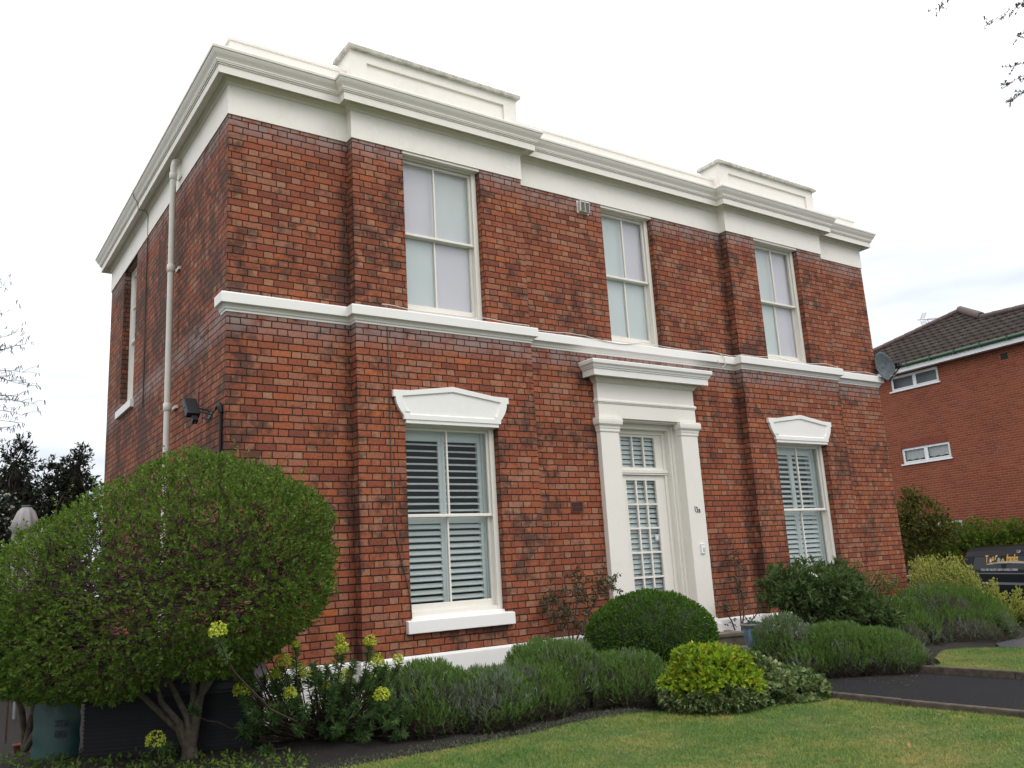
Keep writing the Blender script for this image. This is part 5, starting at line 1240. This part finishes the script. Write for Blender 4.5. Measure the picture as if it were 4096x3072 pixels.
# ------------------------------------------------------------------ left background
def left_bg():
    A_ = lambda x, y, d=17.: atd(x, y, d)
    b = np.array([-.9, 10.6, G])
    clump_tree('conifer', b, [(A_(60, 1850), (.42, .4, .35)), (A_(20, 1960), (.6, .4, .4)), (A_(90, 1790), (.18, .2, .2)), (A_(-60, 2050), (.8, .5, .6)), (A_(60, 2100), (.7, .5, .6)), (A_(30, 2300), (.9, .6, .8))], LM['dark'], 1700, 'sparse dark conifer with a bare patch, leftmost at the frame edge', 'tree', .10, .35, 8,
        [[A_(80, 2500), A_(85, 2100), A_(75, 1950), A_(60, 1850)], [A_(85, 2060), A_(100, 1960), A_(120, 1900)], [A_(85, 2080), A_(130, 2000), A_(160, 1960)], [A_(80, 2080), A_(20, 1960), A_(0, 1900)]], .3, trunk_mat=M['bark'])
    b = np.array([.2, 10.3, G])
    clump_tree('conifer', b, [(A_(200, 1980), (.42, .4, .42)), (A_(290, 1900), (.30, .3, .38)), (A_(325, 1830), (.16, .2, .26)), (A_(330, 1970), (.28, .3, .35)), (A_(250, 2100), (.65, .5, .6)), (A_(210, 1870), (.14, .2, .18)), (A_(200, 2300), (.8, .5, .8))], LM['dark'], 1800, 'dense dark conifer with feathery tips between the parasol and the house', 'tree', .10, .35, 8,
        [[A_(230, 2500), A_(230, 2200), A_(250, 2000), A_(310, 1860)]], .3)
    b = atd(-40, 2150, 13.5); b[2] = G
    o = clump_tree('blossom_shrub', b, [(A_(-10, 2120, 13.5), (.45, .4, .4)), (A_(20, 2050, 13.5), (.25, .3, .3)), (A_(-30, 2250, 13.5), (.5, .4, .5))], [LM['dark']], 700, 'dark shrub dotted with white blossom behind the parasol', 'shrub', .07, .45, 7, [[b, atd(-30, 2200, 13.5)]], .25)
    P = np.concatenate([shell(90, A_(-10, 2120, 13.5)-b, (.47, .42, .42, .4), -1, .05, .2, 3, 3)[0], shell(50, A_(20, 2050, 13.5)-b, (.27, .3, .32, .3), -1, .05, .2, 3, 3)[0]])
    A, D, N = cluster(P, rdir(len(P)), 7, .01, 0, 1.); leaves('blossom', A, D, N, .03, .028, LM['white'], o)
    b = np.array([-3.2, 8.6, G]); bl = [(np.array([x, 8.6+.3*math.sin(x*3), G+.75]), (.62, .5, 1.05, .8)) for x in (-5.6, -4.8, -4., -3.2, -2.4, -1.6, -.9, -.35)]
    clump_tree('boundary_hedge', b, bl, LM['dark'], 3200, 'dark green hedge behind the clipped shrub beyond the left side wall', 'hedge', .09, .4, 7, [[(-3.2, 8.6, G), (-3.2, 8.6, .8), (-3.2, 8.6, 1.2)]], .25)
    # closed parasol
    d = 11.; b = atd(100, 2150, d); b[2] = G; o = empty('closed_parasol', b, label='closed pale grey fabric parasol standing behind the clipped shrub at left', cat='parasol')
    m = MB(); zt = atd(110, 2025, d)[2]-G; n = 40; V = []
    prof = [(0.05, 0), (.10, -.06), (.125, -.14), (.165, -.30), (.15, -.31), (.13, -.33), (.16, -.50), (.17, -.8), (.10, -1.3)]
    for r, z in prof:
        for k in range(n): a = 2*math.pi*k/n; rr_ = r*(1+.14*math.sin(8*a)*min(1, -z*6)); V.append((rr_*math.cos(a), rr_*math.sin(a), zt+z+(.025*math.sin(8*a) if -.34 < z < -.28 else 0)))
    m.add(V, [(i*n+k, i*n+(k+1) % n, (i+1)*n+(k+1) % n, (i+1)*n+k) for i in range(len(prof)-1) for k in range(n)], 0, True); m.build('canopy', flat_mat('parasol_fabric', (.33, .31, .31), .9, var=.1), o)
    m = MB(); m.lathe((0, 0, zt), [(0, .02), (.055, .018), (.062, 0), (.05, -.01)], 16); m.build('cap', flat_mat('parasol_cap', (.05, .06, .05), .5), o)
    m = MB(); m.tube([(0, 0, 0), (0, 0, zt-.3)], .022, 8); m.build('pole', flat_mat('parasol_pole', (.3, .3, .3), .4, .6), o)
    b = atd(70, 2180, 9.2); bb = b.copy(); bb[2] = G; o = empty('leafy_plant', bb, label='bright green whorl of long leaves in front of the closed parasol', cat='plant')
    LP = []; LD = []
    for (x, y) in ((85, 2130), (40, 2200), (10, 2230)):
        c = atd(x, y, 9.)-bb
        for k in range(34): a = k*2.4; LP.append(c+rng.normal(size=3)*.01-[0, 0, .003*k]); LD.append([math.cos(a), math.sin(a), rng.uniform(-.1, 1.1)])
    leaves('foliage', np.array(LP), np.array(LD), np.tile([0, 0, 1.], (len(LP), 1)), rng.uniform(.08, .14, len(LP)), .03, LM['privet'], o, droop=.1)
    m = MB(); twigs(m, np.array([0, 0, 0.]), [atd(85, 2140, 9.)-bb, atd(40, 2210, 9.)-bb], .012, .008, 0, 5, 6, .02); m.build('stem', M['twig'], o)
    # bare catkin tree just outside the left edge
    b = atd(-420, 2200, 15.); b[2] = G; o = empty('bare_tree', b, label='bare tree with hanging catkins whose thin twigs reach in from the left edge', cat='tree'); m = MB(); cat = MB()
    top = atd(-330, 1200, 15.)-b; m.tube([(0, 0, 0), top*.4, top*.75, top], [.10, .08, .05, .02], 8)
    for (x, y, sy) in ((10, 1140, 1500), (25, 1250, 1550), (60, 1330, 1620), (100, 1370, 1650), (95, 1490, 1600), (115, 1540, 1600), (125, 1615, 1700), (90, 1660, 1750), (60, 1690, 1800), (30, 1720, 1820), (15, 1780, 1850), (50, 1395, 1560), (40, 1520, 1640), (70, 1590, 1700)):
        st_ = atd(-340, sy, 15.)-b; en = atd(x, y, 15.)-b; pts = []
        for t in np.linspace(0, 1, 12): pts.append(st_+(en-st_)*t+np.array([0, 0, 1.])*.25*math.sin(t*math.pi)+rng.normal(size=3)*.012)
        m.tube(pts, list(np.linspace(.016, .003, 12)), 5, cap=False)
        for p in pts[3:]:
            for q in range(2):
                e = p+unit(en-st_)*rng.uniform(.08, .25)+rng.normal(size=3)*.05; m.tube([p, (p+e)/2+[0, 0, .02], e], [.004, .003, .002], 4, cap=False)
                for w_ in range(2): f_ = e+rng.normal(size=3)*.015; cat.tube([f_, f_+[rng.normal()*.02, 0, -.05-.03*rng.uniform()]], [.006, .004], 4)
    m.build('trunk', flat_mat('pale_bark', (.13, .11, .11), .9), o); cat.build('catkin', flat_mat('catkin', (.10, .075, .08), .9), o)
left_bg()
def right_tree():
    d = 11.5; b = atd(4900, 2600, d); b[2] = G; o = empty('bare_tree', b, label='bare twiggy tree whose branch ends hang into the top right corner', cat='tree'); m = MB()
    T = lambda x, y, dd=d: atd(x, y, dd)-b
    m.tube([(0, 0, 0), T(4880, 1600), T(4860, 600), T(4800, -300)], [.22, .18, .13, .08], 10)
    rs = random.Random(11)
    def br(p, q, r, lvl):
        pts = [p+(q-p)*t+rng.normal(size=3)*.014*np.linalg.norm(q-p)*math.sin(t*math.pi) for t in np.linspace(0, 1, 7)]
        m.tube(pts, list(np.linspace(r, max(r*.35, .0024), 7)), 5, cap=False)
        if lvl <= 0: return
        for i in range(1, 7):
            for k in range(2):
                dd = unit(unit(q-p)+rng.normal(size=3)*.55+np.array([0, 0, -.25]))*np.linalg.norm(q-p)*rng.uniform(.14, .30)*(1 if lvl > 1 else .8)
                br(pts[i], pts[i]+dd, r*.48, lvl-1)
        for k in range(4): cpt = pts[rng.integers(3, 7)]; m.tube([cpt, cpt+rng.normal(size=3)*.012+[0, 0, .012], cpt+[0, 0, .03]], [.002, .007, .003], 5)
    for (sx, sy, jx, jy, ex, ey) in ((4820, -260, 3830, -60, 3742, 40), (4830, -100, 4170, -60, 3965, 92), (4840, 250, 4200, 220, 4062, 262), (4840, 350, 4180, 260, 4030, 335), (4850, 420, 4200, 310, 4045, 400), (4840, 100, 4220, 60, 4075, 145), (4840, 60, 4200, -10, 4080, 18)):
        p, j, e = T(sx, sy), T(jx, jy), T(ex, ey); m.tube([p, p+(j-p)*.5+[0, 0, .1], j], [.035, .022, .010], 6, cap=False); br(j, e, .0075, 2)
    m.build('trunk', flat_mat('purple_bark', (.10, .08, .11), .9), o)
right_tree()

# ------------------------------------------------------------------ grass blades, litter
def in_poly(X, Y, poly):
    c = np.zeros(len(X), bool); n = len(poly); j = n-1
    for i in range(n):
        xi, yi = poly[i]; xj, yj = poly[j]
        t = ((yi > Y) != (yj > Y)) & (X < (xj-xi)*(Y-yi)/(yj-yi+1e-12)+xi); c ^= t; j = i
    return c
def grass():
    X, Y = [], []
    def scatter(x0, x1, y0, y1, dens, poly):
        n = int((x1-x0)*(y1-y0)*dens); x = rng.uniform(x0, x1, n); y = rng.uniform(y0, y1, n); k = in_poly(x, y, poly)
        P = np.stack([x[k], y[k], np.full(k.sum(), G)], 1); q = (P-CAM_LOC)@_R; px = 2048+FPX*q[:, 0]/-q[:, 2]; py = 1536-FPX*q[:, 1]/-q[:, 2]
        v = (px > -150) & (px < 4250) & (py < 3250) & (q[:, 2] < 0); X.append(P[v, 0]); Y.append(P[v, 1])
    scatter(-3, 5, -7., -2.4, 13000, lawn1); scatter(7, 10, -7.5, -2.3, 9000, lawn2)
    x = np.concatenate(X); y = np.concatenate(Y); n = len(x)
    P = np.stack([x, y, np.full(n, G+.008)], 1); a = rng.uniform(0, 6.28, n); s = np.stack([np.cos(a), np.sin(a), np.zeros(n)], 1)
    h = rng.uniform(.012, .030, n)*(1+.35*wob(P*[1, 1, 0], 3, 1)); lean = rdir(n)*[1, 1, 0]*h[:, None]*.9; w_ = .0022
    V = np.stack([P+s*w_, P-s*w_, P+lean+np.stack([0*h, 0*h, h], 1)], 1).reshape(-1, 3); F = np.arange(3*n).reshape(-1, 3)
    nt_ = NT('grass_blade'); g_ = nt_.n('ShaderNodeNewGeometry'); oc = nt_.obj(); big = nt_.noise(oc, 1.1, 5, .65); med = nt_.noise(oc, 7, 3)
    f = nt_.math('ADD', nt_.math('MULTIPLY', big, .62), nt_.math('ADD', nt_.math('MULTIPLY', med, .38), nt_.math('MULTIPLY', nt_.math('SUBTRACT', g_.outputs['Random Per Island'], .5), .16)))
    nt_.base(nt_.ramp(f, [(.37, (.070, .165, .018)), (.50, (.125, .215, .028)), (.60, (.24, .255, .05)), (.70, (.40, .30, .09))])); nt_.rough(.6)
    o = np_mesh('grass', V, F, nt_.m); tag(o, 'short mown grass with yellow patches covering the lawn', 'grass', kind='stuff'); print('grass', n)
    # fallen leaves
    P = []
    for (px, py) in ((3485, 2912), (3200, 2895), (3360, 2995), (2920, 2870), (3640, 2990), (2420, 2905), (3750, 2860), (2300, 3000), (3330, 3040), (2810, 2985), (3900, 2650), (3860, 2640)): P.append(onax(px, py, 2, G+.03))
    nb_ = len(P); tries = 0
    while len(P) < nb_+150:
        q = onax(rng.uniform(2960, 3720), rng.uniform(2655, 2745), 2, G+.012); tries += 1
        if KX+.1 < q[0] < 7.0 and rng.uniform() < .2+.8*(q[0] > 6.0): P.append(q)
        if tries > 9000: break
    for k in range(170): P.append(onax(rng.uniform(100, 2500), rng.uniform(2900, 3060), 2, G+.03))
    sz = np.where(np.arange(len(P)) < nb_, .055, rng.uniform(.012, .032, len(P)))
    P = np.array(P); leaves('fallen_leaves', P, rdir(len(P))*[1, 1, .2], np.tile([0, 0, 1.], (len(P), 1)), sz, sz*.55, leaf_mat('dead_leaf', [(.16, .07, .04), (.25, .14, .08)], .8, 0))
    tag(bpy.data.objects['fallen_leaves'], 'scattered brown fallen leaves lying on the lawn, soil and path', 'leaves', kind='stuff')
    # ragged grass and weeds at the bed edge
    n = 5200; t = rng.uniform(0, 1, n); ed = np.array([(-2.5, -2.72), (-.6, -2.55), (.49, -2.50), (1.89, -2.57), (2.8, -2.47), (3.36, -2.58)]); k = np.minimum((t*5).astype(int), 4); q = t*5-k
    p = ed[k]*(1-q[:, None])+ed[k+1]*q[:, None]; P = np.stack([p[:, 0]+rng.normal(size=n)*.02, p[:, 1]+.09+rng.normal(size=n)*.085, np.full(n, G+.015)], 1)
    leaves('edge_weeds', P, unit(rdir(n)+[0, 0, .5]), rdir(n), rng.uniform(.015, .035, n), .010, leaf_mat('moss_weed', [(.06, .065, .045), (.10, .105, .075), (.05, .07, .03)], .8, .1))
    tag(bpy.data.objects['edge_weeds'], 'grey-green low weeds fringing the soil along the lawn edge', 'weeds', kind='stuff')
    # low ground cover under the clipped shrub
    n = 260; P = []
    for k in range(n): pt = onax(rng.uniform(0, 1250), rng.uniform(3010, 3120), 2, G+.03); P.append(pt)
    P = np.repeat(np.array(P), 6, 0)+rng.normal(size=(n*6, 3))*[.04, .04, .015]
    leaves('ground_cover', P, unit(rdir(n*6)+[0, 0, .3]), rdir(n*6), rng.uniform(.03, .06, n*6), .022, LM['privet']); tag(bpy.data.objects['ground_cover'], 'scattered low green weeds on the dark soil at bottom left', 'ground cover', kind='stuff')
grass()
S.cycles.max_bounces = 6; S.cycles.transparent_max_bounces = 12
